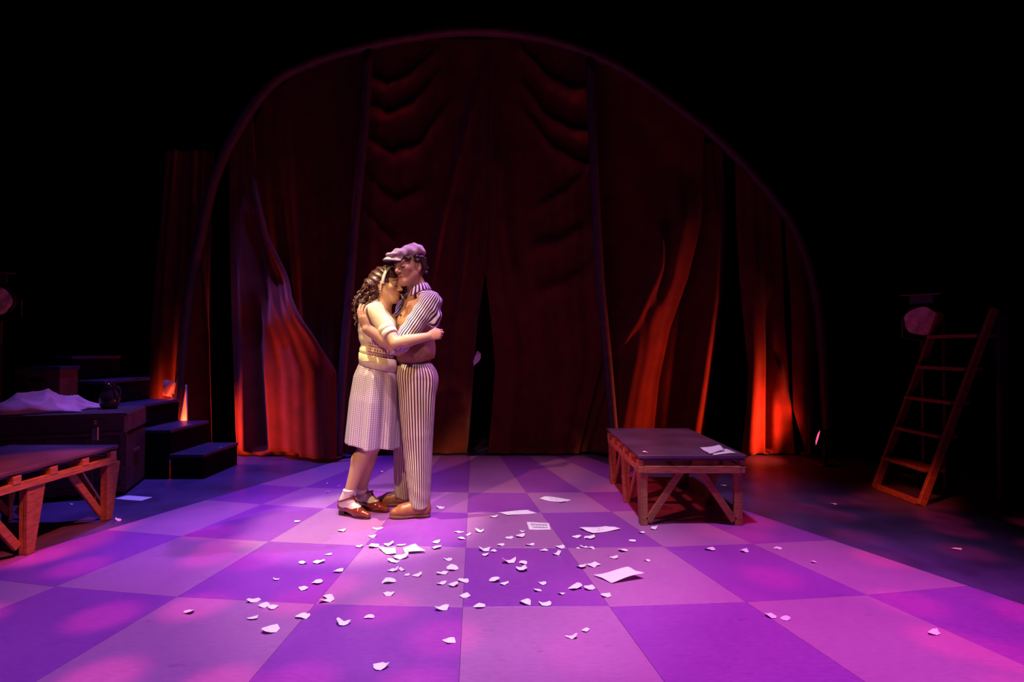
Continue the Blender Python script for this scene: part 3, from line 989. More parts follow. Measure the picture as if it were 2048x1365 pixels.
# ================================================================== PEOPLE (implicit surfaces -> one continuous mesh each)
class Vol:
    def __init__(self, lo, hi, h):
        self.lo = np.array(lo, float); self.h = h
        self.n = np.ceil((np.array(hi) - self.lo) / h).astype(int) + 1
        self.D = np.full(self.n, 1.0, np.float32)
        self.ax = [(self.lo[a] + h * np.arange(self.n[a])).astype(np.float32) for a in range(3)]

    def region(self, lo, hi):
        sl = []
        for a in range(3):
            i0 = int(np.clip(math.floor((lo[a] - self.lo[a]) / self.h), 0, self.n[a]))
            i1 = int(np.clip(math.ceil((hi[a] - self.lo[a]) / self.h) + 1, 0, self.n[a]))
            sl.append(slice(i0, i1))
        return tuple(sl)

    def grids(self, sl):
        return (self.ax[0][sl[0]][:, None, None], self.ax[1][sl[1]][None, :, None], self.ax[2][sl[2]][None, None, :])

    def comb(self, sl, d, k, op):
        A = self.D[sl]
        if op == 'add':
            if k > 0:
                hh = np.clip(0.5 + 0.5 * (A - d) / k, 0, 1)
                r = A * (1 - hh) + d * hh - k * hh * (1 - hh)
            else:
                r = np.minimum(A, d)
        elif op == 'sub':
            d = -d
            if k > 0:
                hh = np.clip(0.5 - 0.5 * (A - d) / k, 0, 1)
                r = A * (1 - hh) + d * hh + k * hh * (1 - hh)
            else:
                r = np.maximum(A, d)
        self.D[sl] = r

    def cone(self, a, b, ra, rb, k=0.02, op='add'):
        a, b = np.array(a, float), np.array(b, float)
        m = max(ra, rb) + k + 4 * self.h
        sl = self.region(np.minimum(a, b) - m, np.maximum(a, b) + m)
        X, Y, Z = self.grids(sl)
        ba = b - a
        L2 = ba @ ba + 1e-9
        t = np.clip(((X - a[0]) * ba[0] + (Y - a[1]) * ba[1] + (Z - a[2]) * ba[2]) / L2, 0, 1)
        d = np.sqrt((X - a[0] - t * ba[0]) ** 2 + (Y - a[1] - t * ba[1]) ** 2 + (Z - a[2] - t * ba[2]) ** 2) - (ra + (rb - ra) * t)
        self.comb(sl, d.astype(np.float32), k, op)
        return self

    def ell(self, c, r, R=None, k=0.02, op='add'):
        c, r = np.array(c, float), np.array(r, float)
        R = np.eye(3) if R is None else np.array(R)
        m = max(r) + k + 4 * self.h
        ext = np.sqrt(((R * r[None, :]) ** 2).sum(1)) + k + 4 * self.h
        sl = self.region(c - ext, c + ext)
        X, Y, Z = self.grids(sl)
        X, Y, Z = X - c[0], Y - c[1], Z - c[2]
        q = [X * R[0, i] + Y * R[1, i] + Z * R[2, i] for i in range(3)]
        k0 = np.sqrt((q[0] / r[0]) ** 2 + (q[1] / r[1]) ** 2 + (q[2] / r[2]) ** 2)
        k1 = np.sqrt((q[0] / r[0] ** 2) ** 2 + (q[1] / r[1] ** 2) ** 2 + (q[2] / r[2] ** 2) ** 2) + 1e-9
        d = k0 * (k0 - 1) / k1
        self.comb(sl, d.astype(np.float32), k, op)
        return self

    def plane(self, p, nrm, k=0.0):
        """remove everything on the +nrm side"""
        nrm = np.array(nrm, float); nrm /= np.linalg.norm(nrm)
        X, Y, Z = self.grids((slice(None),) * 3)
        d = (X - p[0]) * nrm[0] + (Y - p[1]) * nrm[1] + (Z - p[2]) * nrm[2]
        self.D = np.maximum(self.D, d.astype(np.float32))
        return self

    def warp(self, fn):
        X, Y, Z = self.grids((slice(None),) * 3)
        near = np.abs(self.D) < 0.05
        self.D = self.D + np.where(near, fn(X, Y, Z), 0).astype(np.float32)
        return self

    def mesh(self, relax=2):
        D = self.D
        S = D < 0
        c = S[:-1, :-1, :-1].astype(np.int8)
        cnt = np.zeros_like(c)
        for dx in (0, 1):
            for dy in (0, 1):
                for dz in (0, 1):
                    cnt += S[dx:S.shape[0] - 1 + dx, dy:S.shape[1] - 1 + dy, dz:S.shape[2] - 1 + dz]
        act = (cnt > 0) & (cnt < 8)
        idx = np.argwhere(act)
        vid = np.full(act.shape, -1, np.int32)
        vid[act] = np.arange(len(idx))
        P = np.zeros((len(idx), 3)); N = np.zeros(len(idx))
        corners = [(0, 0, 0), (1, 0, 0), (0, 1, 0), (1, 1, 0), (0, 0, 1), (1, 0, 1), (0, 1, 1), (1, 1, 1)]
        vals = [D[idx[:, 0] + a, idx[:, 1] + b, idx[:, 2] + cc] for a, b, cc in corners]
        for i in range(8):
            for ax in (1, 2, 4):
                if i & ax:
                    continue
                j = i | ax
                va, vb = vals[i], vals[j]
                x = (va < 0) != (vb < 0)
                t = np.where(x, va / (va - vb + 1e-12), 0)
                pa, pb = np.array(corners[i], float), np.array(corners[j], float)
                P += np.where(x[:, None], pa + t[:, None] * (pb - pa), 0)
                N += x
        V = self.lo + self.h * (idx + P / N[:, None])
        F = []
        for ax in range(3):
            s0 = [slice(None)] * 3; s1 = [slice(None)] * 3
            s0[ax] = slice(0, -1); s1[ax] = slice(1, None)
            o1, o2 = (ax + 1) % 3, (ax + 2) % 3
            a, b = S[tuple(s0)], S[tuple(s1)]
            e = np.argwhere(a != b)
            ok = (e[:, o1] > 0) & (e[:, o2] > 0) & (e[:, o1] < S.shape[o1] - 1) & (e[:, o2] < S.shape[o2] - 1)
            e = e[ok]
            ins = a[tuple(e.T)]
            q = []
            for d1, d2 in ((-1, -1), (0, -1), (0, 0), (-1, 0)):
                ee = e.copy(); ee[:, o1] += d1; ee[:, o2] += d2
                q.append(vid[tuple(ee.T)])
            q = np.stack(q, 1)
            q[~ins] = q[~ins][:, ::-1]
            F.append(q)
        F = np.concatenate(F)
        F = F[(F >= 0).all(1)]
        # one relaxation pass keeps the surface free of voxel steps
        for _ in range(relax):
            acc = np.zeros_like(V); n = np.zeros(len(V))
            for i in range(4):
                j = (i + 1) % 4
                np.add.at(acc, F[:, i], V[F[:, j]]); np.add.at(n, F[:, i], 1)
                np.add.at(acc, F[:, j], V[F[:, i]]); np.add.at(n, F[:, j], 1)
            V = V * 0.45 + 0.55 * acc / np.maximum(n, 1)[:, None]
        return V, F


def bounds(pts, m):
    P = np.array(pts)
    return P.min(0) - m, P.max(0) + m


def head_frame(yawvec, pitch, roll):
    """forward, left, up; pitch>0 looks up, roll>0 tips the crown to the figure's left"""
    F = np.array(yawvec, float); F[2] = 0; F /= np.linalg.norm(F)
    U = np.array((0, 0, 1.0)); L = np.cross(U, F)
    F2 = F * math.cos(pitch) + U * math.sin(pitch)
    U2 = U * math.cos(pitch) - F * math.sin(pitch)
    L2 = L * math.cos(roll) - U2 * math.sin(roll)
    U3 = U2 * math.cos(roll) + L * math.sin(roll)
    return np.stack([F2, L2, U3], 1)


def add_head(v, c, R, s=1.0, male=True):
    P = lambda x, y, z: c + R @ (np.array((x, y, z)) * s)
    E = lambda p, r, k=0.02, op='add': v.ell(P(*p), np.array(r) * s, R, k * s, op)
    Cn = lambda a, b, ra, rb, k=0.012, op='add': v.cone(P(*a), P(*b), ra * s, rb * s, k * s, op)
    E((-0.014, 0, 0.035), (0.096, 0.074, 0.090), 0.02)
    E((0.030, 0, -0.028), (0.064, 0.058, 0.088), 0.03)
    E((0.070, 0, -0.092), (0.024, 0.028 if male else 0.022, 0.022), 0.03)
    for q in (-1, 1):
        Cn((0.002, q * 0.052, -0.050), (0.066, q * 0.018, -0.098), 0.020 if male else 0.016, 0.016, 0.025)
        E((0.060, q * 0.042, -0.014), (0.024, 0.020, 0.020), 0.02)
    Cn((0.082, -0.030, 0.028), (0.082, 0.030, 0.028), 0.014 if male else 0.011, 0.014 if male else 0.011, 0.02)
    for q in (-1, 1):
        E((0.103, q * 0.031, 0.004), (0.017, 0.017, 0.013), 0.012, op='sub')
        E((0.079, q * 0.031, 0.002), (0.0150, 0.0165, 0.0125), 0.004)
    Cn((0.090, 0, 0.022), (0.112, 0, -0.022), 0.0085, 0.0115, 0.012)
    E((0.113, 0, -0.026), (0.011, 0.011, 0.009), 0.006)
    for q in (-1, 1):
        E((0.100, q * 0.013, -0.030), (0.011, 0.0075, 0.0075), 0.006)
    # mouth
    Cn((0.086, -0.018, -0.058), (0.094, 0, -0.055), 0.0055, 0.0075, 0.006)
    Cn((0.086, 0.018, -0.058), (0.094, 0, -0.055), 0.0055, 0.0075, 0.006)
    Cn((0.084, -0.014, -0.066), (0.092, 0, -0.068), 0.0055, 0.0080, 0.006)
    Cn((0.084, 0.014, -0.066), (0.092, 0, -0.068), 0.0055, 0.0080, 0.006)
    # ears
    for q in (-1, 1):
        E((-0.010, q * 0.076, -0.006), (0.019, 0.009, 0.032), 0.008)
        E((-0.006, q * 0.086, -0.004), (0.009, 0.006, 0.017), 0.006, op='sub')
        E((-0.004, q * 0.074, -0.034), (0.010, 0.007, 0.010), 0.006)


def head_tint(V, c, R, s, col, skin, lip, brow):
    q = ((V - c) @ R) / s
    x, y, z = q.T
    ay = np.abs(y)
    near = (np.linalg.norm(q, axis=1) < 0.2) & (x > 0.045)

    def put(mask, c2, a):
        m = np.clip(mask, 0, 1)[:, None] * a * near[:, None]
        col[:] = col * (1 - m) + np.array(c2) * m
    put(np.exp(-(((ay - 0.045) / 0.020) ** 2 + ((z + 0.022) / 0.018) ** 2)), lip, 0.35)             # cheek colour
    put(1.25 * np.exp(-((ay / 0.020) ** 4 + ((z + 0.061) / 0.0115) ** 4)), lip, 0.95)
    put(1.2 * np.exp(-(((z + 0.0612) / 0.0030) ** 2)) * (ay < 0.019), (0.12, 0.03, 0.03), 0.7)
    yb = 0.030 + 0.006 * np.sin(np.clip((ay - 0.012) / 0.036, 0, 1) * PI)
    put(1.4 * np.exp(-(((z - yb) / 0.0052) ** 4)) * (ay > 0.011) * (ay < 0.048), brow, 0.9)
    zl = -0.006 + 4.0 * (ay - 0.031) ** 2 * 6
    put(1.3 * np.exp(-(((z - zl) / 0.0040) ** 2)) * (np.abs(ay - 0.031) < 0.0165), (0.05, 0.02, 0.02), 0.95)
    put(0.8 * np.exp(-(((ay - 0.031) / 0.018) ** 2 + ((z - 0.010) / 0.008) ** 2)), brow, 0.25)


def add_hand(v, wrist, d, n, side, curl=(0.3, 0.5, 0.4), spread=0.05, s=1.0, thumb=(0.6, 0.5), fist=False):
    """wrist point, pointing direction d, n = back-of-hand normal, side=+1 thumb towards cross(n,d)"""
    d = np.array(d, float); d /= np.linalg.norm(d)
    n = np.array(n, float); n -= d * (n @ d); n /= np.linalg.norm(n)
    t = np.cross(n, d) * side
    w = np.array(wrist, float)
    kn = []
    lens = [(0.044, 0.026, 0.020), (0.048, 0.029, 0.021), (0.044, 0.027, 0.020), (0.034, 0.021, 0.018)]
    for i, off in enumerate((0.028, 0.009, -0.010, -0.027)):
        k = w + s * (d * (0.088 - 0.006 * abs(i - 1)) + t * off + n * (0.002 if i in (1, 2) else -0.003))
        kn.append(k)
        v.cone(w + s * (d * 0.012 + t * off * 0.55), k, 0.0135 * s, 0.0110 * s, 0.010)
    v.ell(w + s * (d * 0.045), np.array((0.05, 0.036, 0.014)) * s, np.stack([d, t, n], 1), 0.012)
    for i, k in enumerate(kn):
        a = 0.0
        p = k
        dirn = d + t * spread * (1.2 - i)
        dirn /= np.linalg.norm(dirn)
        r = (0.0100, 0.0102, 0.0098, 0.0086)[i] * s
        for q in range(3):
            a += curl[q] * (1 + 0.08 * i)
            dd = dirn * math.cos(a) - n * math.sin(a)
            e = p + dd * lens[i][q] * s
            v.cone(p, e, r, r * 0.92, 0.003)
            p = e
            r *= 0.92
    # thumb leaves the side of the palm
    b = w + s * (d * 0.024 + t * 0.026 - n * 0.006)
    d1 = d * math.cos(thumb[0]) + t * math.sin(thumb[0]) - n * 0.25
    d1 /= np.linalg.norm(d1)
    e1 = b + d1 * 0.042 * s
    d2 = d1 * math.cos(thumb[1]) - t * math.sin(thumb[1]) * 0.7 - n * 0.35 * math.sin(thumb[1])
    d2 /= np.linalg.norm(d2)
    e2 = e1 + d2 * 0.030 * s
    e3 = e2 + d2 * 0.022 * s
    v.cone(b, e1, 0.015 * s, 0.0115 * s, 0.010)
    v.cone(e1, e2, 0.0115 * s, 0.0105 * s, 0.003)
    v.cone(e2, e3, 0.0105 * s, 0.0085 * s, 0.003)


def skin_mat(name):
    m, nt, b = newmat(name)
    g = NG(nt)
    a = g.attr('tint')
    nt.links.new(a.outputs['Color'], b.inputs['Base Color'])
    b.inputs['Roughness'].default_value = 0.48
    b.inputs['Specular IOR Level'].default_value = 0.4
    b.inputs['Subsurface Weight'].default_value = 0.08
    b.inputs['Subsurface Radius'].default_value = (0.02, 0.008, 0.004)
    b.inputs['Subsurface Scale'].default_value = 0.3
    return m


M_skin = skin_mat('skin')
M_hair = mat('dark_brown_hair', (0.045, 0.018, 0.014), 0.42, noise=0.5, nscale=40, bump=0.3, bscale=120)
M_whair = mat('brown_curly_hair', (0.075, 0.024, 0.020), 0.38, noise=0.5, nscale=50, bump=0.2, bscale=140)


def wrapattr(o, Vw, segs, bias=None):
    """angle round the nearest of several axes, stored as (cos, sin, along)"""
    best = np.full(len(Vw), 1e9)
    out = np.zeros((len(Vw), 3))
    for a, b, ref, ext in segs:
        a, b = np.array(a, float), np.array(b, float)
        d = b - a; L = np.linalg.norm(d); d /= L
        t = (Vw - a) @ d
        tt = np.clip(t, -ext, L + ext)
        q = Vw - a - tt[:, None] * d
        dist = np.linalg.norm(q, axis=1)
        r = np.array(ref, float); r -= d * (r @ d); r /= np.linalg.norm(r)
        s = np.cross(d, r)
        qq = Vw - a - t[:, None] * d
        cx, cy = qq @ r, qq @ s
        n = np.sqrt(cx * cx + cy * cy) + 1e-9
        k = dist < best
        out[k] = np.stack([cx / n, cy / n, t], 1)[k]
        best[k] = dist[k]
    vattr(o, 'wrap', out)


def volmesh(name, v, material, parent):
    V, F = v.mesh()
    return meshobj(name, V, F, material, parent, True), V


# ---------------------------------------------------------------- positions shared by both figures
wSh = W(751, 624, 3.61); wEl = W(792, 687, 3.50); wWr = W(857, 673, 3.53)
mSh = W(861, 605, 3.67); mEl = W(795, 697, 3.575); mWr = W(735, 659, 3.545)

# ================================================================== WOMAN
wb = FL(728, 1030)
wo = empty('person', (wb[0], 3.77, TZ), 'woman in cream knit top and checked skirt, hugging the man in the cap', 'person')
HW_C = W(774, 573, 3.755)
HW_R = head_frame((math.cos(0.30), -math.sin(0.30), 0), -0.02, 0.06)
HW_S = 0.98
lo, hi = bounds([W(672, 1045, 3.7), W(895, 515, 3.7), (0, 3.42, 0) + W(800, 700, 3.7) * (1, 0, 1), W(800, 700, 4.08)], 0.03)
lo[2] = 0.0
v = Vol(lo, hi, 0.0032)
add_head(v, HW_C, HW_R, HW_S, False)
nk = W(764, 616, 3.755)
v.cone(HW_C + HW_R @ np.array((-0.02, 0, -0.06)), nk, 0.046, 0.050, 0.03)
v.cone(nk, W(757, 645, 3.77), 0.06, 0.09, 0.04)
v.ell(W(757, 660, 3.77), (0.095, 0.125, 0.14), None, 0.05)
v.ell(W(755, 712, 3.77), (0.09, 0.115, 0.12), None, 0.05)
v.ell(W(753, 755, 3.77), (0.105, 0.14, 0.13), None, 0.05)
# legs
kR, aR = W(739, 884, 3.70), W(699, 985, 3.715)
kL, aL = W(748, 884, 3.83), W(722, 984, 3.835)
v.cone(W(752, 762, 3.70), kR, 0.078, 0.056, 0.03)
v.cone(W(756, 762, 3.84), kL, 0.078, 0.056, 0.03)
for k_, a_ in ((kR, aR), (kL, aL)):
    d = a_ - k_
    v.cone(k_, k_ + d * 0.36 + (-0.014, 0, 0), 0.052, 0.056, 0.03)
    v.cone(k_ + d * 0.36 + (-0.014, 0, 0), a_, 0.056, 0.033, 0.02)
# feet inside the shoes
for a_, y_ in ((aR, 0), (aL, 0)):
    v.cone(a_, a_ + (-0.016, 0, -0.030), 0.030, 0.022, 0.012)
# right arm, round the man's back
v.cone(wSh, wEl, 0.046, 0.038, 0.02)
v.cone(wEl, wEl + (wWr - wEl) * 0.35, 0.038, 0.039, 0.015)
v.cone(wEl + (wWr - wEl) * 0.35, wWr, 0.039, 0.0255, 0.015)
add_hand(v, wWr, (0.97, 0.10, 0.22), (0.25, -0.95, 0.15), 1, (1.05, 1.35, 0.8), 0.03, 0.86, (0.5, 0.9))
# left arm behind him
lSh, lEl, lWr = W(757, 628, 3.93), W(810, 675, 4.08), W(866, 665, 4.05)
v.cone(lSh, lEl, 0.045, 0.038, 0.02)
v.cone(lEl, lWr, 0.038, 0.026, 0.015)
V, F = v.mesh(1)
body = meshobj('body', V, F, M_skin, wo, True)
col = np.tile(np.array((0.52, 0.30, 0.19)), (len(V), 1))
head_tint(V, HW_C, HW_R, HW_S, col, None, (0.50, 0.13, 0.12), (0.10, 0.04, 0.03))
vattr(body, 'tint', col, 'FLOAT_COLOR')

# ---- sweater
m, nt, b = newmat('cream_knit')
g = NG(nt)
ov = g.obj()
s = g.sep(ov)
xx, zz = s[0], s[2]
# knitted colour band on the front: three rows of small motifs between thin lines
zs = g.math('ADD', zz, g.math('MULTIPLY', xx, 0.22))
BZ0, BZ1 = W(745, 712, 3.66)[2], W(745, 678, 3.66)[2]
tt = g.math('DIVIDE', g.math('SUBTRACT', zs, BZ0), BZ1 - BZ0)
inband = g.math('MULTIPLY', g.math('GREATER_THAN', tt, 0.0), g.math('LESS_THAN', tt, 1.0))
PX0 = W(737, 690, 3.64)[0] - wb[0]
inx = g.math('GREATER_THAN', xx, PX0)
row = g.math('FRACT', g.math('MULTIPLY', tt, 3.0))
line = g.math('LESS_THAN', row, 0.16)
fx = g.math('ABSOLUTE', g.math('SUBTRACT', g.math('FRACT', g.math('MULTIPLY', xx, 62.0)), 0.5))
fz = g.math('ABSOLUTE', g.math('SUBTRACT', row, 0.58))
dot = g.math('LESS_THAN', g.math('ADD', fx, g.math('MULTIPLY', fz, 0.95)), 0.27)
pat = g.math('MULTIPLY', g.math('MULTIPLY', inband, inx), g.math('MAXIMUM', line, dot))
cream = g.mix(g.noise(ov, 45), (0.74, 0.64, 0.44), (0.62, 0.52, 0.36))
tint = g.mix(g.math('MULTIPLY', g.math('MULTIPLY', inband, inx), 0.45), cream, (0.62, 0.36, 0.30))
nt.links.new(g.mix(pat, tint, (0.22, 0.06, 0.12)), b.inputs['Base Color'])
b.inputs['Roughness'].default_value = 0.9
b.inputs['Specular IOR Level'].default_value = 0.15
wv = nt.nodes.new('ShaderNodeTexWave'); wv.inputs['Scale'].default_value = 40; wv.bands_direction = 'Z'; wv.inputs['Distortion'].default_value = 1.5
nt.links.new(ov, wv.inputs['Vector'])
bp = nt.nodes.new('ShaderNodeBump'); bp.inputs['Strength'].default_value = 0.12; bp.inputs['Distance'].default_value = 0.004
nt.links.new(wv.outputs[0], bp.inputs['Height']); nt.links.new(bp.outputs[0], b.inputs['Normal'])
M_knit = m
# base uses person's own base for object coordinates
BZ_shift = TZ
lo, hi = bounds([W(700, 745, 3.7), W(812, 596, 3.7), W(750, 650, 3.46), W(750, 650, 4.12)], 0.03)
v = Vol(lo, hi, 0.0045)
v.ell(W(756, 706, 3.77), (0.120, 0.146, 0.10), None, 0.03)
v.ell(W(756, 672, 3.77), (0.124, 0.148, 0.14), None, 0.04)
v.ell(W(751, 642, 3.775), (0.112, 0.165, 0.105), None, 0.05)
v.ell(W(774, 655, 3.76), (0.072, 0.13, 0.075), None, 0.05)
v.cone(wSh + (-0.01, 0.03, 0.0), lSh + (0, -0.02, 0), 0.066, 0.066, 0.04)
v.cone(W(741, 612, 3.70), W(760, 606, 3.75), 0.035, 0.030, 0.04)
se = wSh + (wEl - wSh) * 0.56
v.cone(wSh, se, 0.064, 0.054, 0.02)
v.cone(lSh, lSh + (lEl - lSh) * 0.55, 0.068, 0.058, 0.02)
ax = (wEl - wSh) / np.linalg.norm(wEl - wSh)
v.plane_pt = None
# round bumps of the ribbed hem
for py, rr in ((716, 0.010),):
    pass
v.ell(W(756, 722, 3.77), (0.122, 0.148, 0.018), None, 0.012)
# neck opening
v.ell(HW_C + HW_R @ np.array((-0.005, 0, -0.135)), (0.062, 0.062, 0.055), None, 0.01, 'sub')
v.warp(lambda X, Y, Z: 0.0035 * np.sin(95 * Z + 14 * X) * np.clip((1.30 - Z) * 6, 0, 1) + 0.003 * np.sin(30 * X + 40 * Z + 20 * Y))
o, _ = volmesh('knit_top', v, M_knit, wo)
# sleeve cuff as two raised bands
M_cuff = mat('cream_cuff', (0.76, 0.66, 0.50), 0.9, noise=0.1, nscale=40)
for f0, rr in ((0.56, 0.053), (0.69, 0.050)):
    c0 = wSh + (wEl - wSh) * (f0 - 0.07); c1 = wSh + (wEl - wSh) * (f0 + 0.07)
    d = (c1 - c0); d /= np.linalg.norm(d)
    n0 = np.cross(d, (0, 1, 0)); n0 /= np.linalg.norm(n0); n1_ = np.cross(d, n0)
    m = MB(); ring = []
    prof = [(0.0, rr - 0.012), (0.0, rr - 0.002), (0.2, rr + 0.003), (0.8, rr + 0.002), (1.0, rr - 0.003), (1.0, rr - 0.012)]
    m.lathe(c0, [(r_, t_ * np.linalg.norm(c1 - c0)) for t_, r_ in prof], np.stack([n0, n1_, d], 1), 28)
    m.build('cuff', M_cuff, o, True)

# ---- waistband and skirt
m, nt, b = newmat('check_skirt_cloth')
g = NG(nt)
a = g.attr('wrap')
s = g.sep(a.outputs['Vector'])
ang = g.math('ARCTAN2', s[1], s[0])
fu = g.math('GREATER_THAN', g.math('FRACT', g.math('ADD', g.math('MULTIPLY', ang, 80 / (2 * PI)), 100.0)), 0.50)
fv = g.math('GREATER_THAN', g.math('FRACT', g.math('MULTIPLY', s[2], 78.0)), 0.50)
sm = g.math('MULTIPLY', g.math('ADD', fu, fv), 0.5)
nt.links.new(g.mix(sm, (0.68, 0.57, 0.62), (0.24, 0.11, 0.24)), b.inputs['Base Color'])
b.inputs['Roughness'].default_value = 0.34
b.inputs['Specular IOR Level'].default_value = 0.7
b.inputs['Sheen Weight'].default_value = 0.1
M_skirt = m
NA, NV = 220, 70
V, wr = [], []
for j in range(NV):
    t = j / (NV - 1)
    py = 728 + (889 - 728) * t
    cxp = 757 + (746 - 757) * t
    hwp = np.interp(t, [0, 0.06, 0.2, 0.5, 1], [33, 38, 45, 49, 50])
    rx = hwp / 294.0
    ry = np.interp(t, [0, 0.15, 0.45, 1], [0.128, 0.16, 0.185, 0.20])
    c = W(cxp, py, 3.77)
    for i in range(NA):
        a_ = 2 * PI * i / NA
        pl = min(t * 3, 0.35 + 0.65 * t) * (0.017 * math.sin(8 * a_ + 0.5) + 0.006 * math.sin(16 * a_ + 1.2) + 0.007 * math.sin(5 * a_ + 2 + 0.8 * t))
        edge = 0.006 * math.sin(5 * a_) * t
        dz = (0.035 * -math.cos(a_)) * t * 0.6 - 0.030 * math.cos(a_) * (1 - t) + edge
        x_, y_ = (rx + pl) * math.cos(a_), (ry + pl) * math.sin(a_)
        V.append((c[0] + x_, c[1] + y_, c[2] + dz))
        wr.append((math.cos(a_), math.sin(a_), t * 0.60))
ii = np.arange(NA * NV).reshape(NV, NA)
i2 = np.roll(ii, -1, axis=1)
F = np.stack([ii[:-1], ii[1:], i2[1:], i2[:-1]], -1).reshape(-1, 4)
sk = meshobj('skirt', V, F, M_skirt, wo, True)
vattr(sk, 'wrap', wr)
sk.modifiers.new('cloth', 'SOLIDIFY').thickness = 0.004
m = MB()
n = 64
prof = [(737, 0.95), (736, 1.045), (724, 1.075), (714, 1.06), (711, 0.96)]
for py, sc_ in prof:
    c = W(757, py, 3.77)
    for i in range(n):
        a_ = 2 * PI * i / n
        m.V.append((c[0] + 0.122 * sc_ * math.cos(a_), c[1] + 0.142 * sc_ * math.sin(a_), c[2] - 0.030 * math.cos(a_)))
for q in range(len(prof) - 1):
    for i in range(n):
        j = (i + 1) % n
        m.F.append((q * n + i, q * n + j, (q + 1) * n + j, (q + 1) * n + i))
m.build('waistband', mat('cream_waistband', (0.74, 0.62, 0.40), 0.8, noise=0.1, nscale=30), sk, True)

# ---- socks and shoes
M_sock = mat('white_sock', (0.80, 0.72, 0.62), 0.95, noise=0.08, nscale=60, bump=0.2, bscale=150)
M_wshoe = mat('oxblood_patent', (0.20, 0.028, 0.014), 0.10, coat=0.6, noise=0.2, nscale=10)
M_heel = mat('dark_heel', (0.05, 0.012, 0.010), 0.35, noise=0.2, nscale=20)


def woman_foot(an, heel, toe):
    heel, toe = np.array(heel), np.array(toe)
    d = toe - heel; d[2] = 0; L = np.linalg.norm(d); d /= L
    sd = np.cross((0, 0, 1), d)
    P = lambda x, y, z: heel * (1, 1, 0) + d * (x * L) + sd * y + np.array((0, 0, z + TZ))
    # sock
    lo, hi = bounds([an + (0, 0, 0.06), P(-0.05, 0, 0), P(1.05, 0, 0), P(.5, .06, 0), P(.5, -.06, 0)], 0.05)
    lo[2] = 0.0
    v = Vol(lo, hi, 0.0035)
    v.cone(an + (0, 0, 0.012), P(0.16, 0, 0.085), 0.0400, 0.040, 0.015)
    v.cone(P(0.14, 0, 0.075), P(0.60, 0, 0.040), 0.034, 0.026, 0.02)
    v.cone(P(0.25, 0, 0.112), P(0.62, 0, 0.052), 0.034, 0.027, 0.02)
    v.plane(an + (0, 0, 0.022), (0, 0, 1))
    sk_, _ = volmesh('sock', v, M_sock, wo)
    m = MB()
    m.lathe(an + (0, 0, 0.004), [(0.037, 0.0), (0.0425, 0.004), (0.0425, 0.016), (0.036, 0.020)], None, 24).build('sock_cuff', M_sock, sk_, True)
    # shoe
    v = Vol(lo, hi, 0.0035)
    v.cone(P(0.09, 0, 0.062), P(0.62, 0, 0.036), 0.033, 0.036, 0.02)
    v.cone(P(0.62, 0, 0.034), P(0.93, 0, 0.022), 0.037, 0.019, 0.02)
    v.cone(P(0.06, 0, 0.085), P(0.10, 0, 0.06), 0.026, 0.034, 0.02)
    # top opening with the sock showing
    v.cone(P(0.20, 0, 0.118), P(0.56, 0, 0.094), 0.040, 0.034, 0.008, 'sub')
    for q in (-1, 1):
        v.cone(P(0.32, q * 0.05, 0.078), P(0.52, q * 0.05, 0.068), 0.022, 0.018, 0.006, 'sub')
    v.plane((0, 0, 0.010 + TZ), (0, 0, -1))
    sh, _ = volmesh('shoe', v, M_wshoe, wo)
    # heel and sole
    m = MB()
    hp = [(P(0.02 + 0.20 * k / 3, 0, 0), 0.026 - 0.002 * k) for k in range(4)]
    outl = [P(0.0, 0, 0), P(0.04, 0.024, 0), P(0.16, 0.026, 0), P(0.22, 0.022, 0), P(0.22, -0.022, 0), P(0.16, -0.026, 0), P(0.04, -0.024, 0)]
    m.prism([(p[0], p[1]) for p in outl], TZ, 0.045)
    m.build('heel', M_heel, sh)
    m = MB()
    outl = []
    for x, w_ in ((0.22, 0.022), (0.40, 0.026), (0.62, 0.036), (0.80, 0.032), (0.92, 0.022), (0.99, 0.008)):
        outl.append((x, w_))
    poly = [P(x, w_, 0) for x, w_ in outl] + [P(x, -w_, 0) for x, w_ in outl[::-1]]
    m.prism([(p[0], p[1]) for p in poly[::-1]], TZ, TZ + 0.012)
    m.build('sole', M_heel, sh)
    # ankle strap and T bar
    ring = []
    for k in range(25):
        a_ = 2 * PI * k / 24
        ring.append(P(0.235 + 0.235 * math.cos(a_), 0.045 * math.sin(a_), 0.108 + 0.022 * math.cos(a_)))
    MB().tube(ring, 0.0065, 6, False).build('strap', M_wshoe, sh, True)
    MB().tube(catmull([P(0.47, 0, 0.128), P(0.54, 0, 0.100), P(0.62, 0, 0.080), P(0.66, 0, 0.070)], 6), 0.006, 6).build('t_bar', M_wshoe, sh, True)
    MB().lathe(P(0.27, -0.044, 0.112), [(0.0, 0.004), (0.006, 0.002), (0.007, 0)], np.array([[1, 0, 0], [0, 0, -1], [0, 1, 0]]), 10).build('buckle', M_brass, sh)


woman_foot(aR, FL(680, 1029), FL(740, 1040))
woman_foot(aL, FL(714, 1017), FL(777, 1027))

# ---- hair: scalp volume and loose curls down the back
v = Vol(*bounds([W(705, 660, 3.7), W(800, 515, 3.7), W(760, 560, 3.54), W(760, 560, 3.92)], 0.02), 0.005)
Ph = lambda x, y, z: HW_C + HW_R @ (np.array((x, y, z)) * HW_S)
v.ell(Ph(-0.026, 0, 0.042), (0.106, 0.086, 0.098), HW_R, 0.02)
v.ell(Ph(-0.070, 0, 0.000), (0.072, 0.078, 0.085), HW_R, 0.03)
v.cone(W(744, 575, 3.72), W(729, 625, 3.72), 0.062, 0.040, 0.04)
v.ell(W(728, 608, 3.73), (0.050, 0.095, 0.085), None, 0.04)
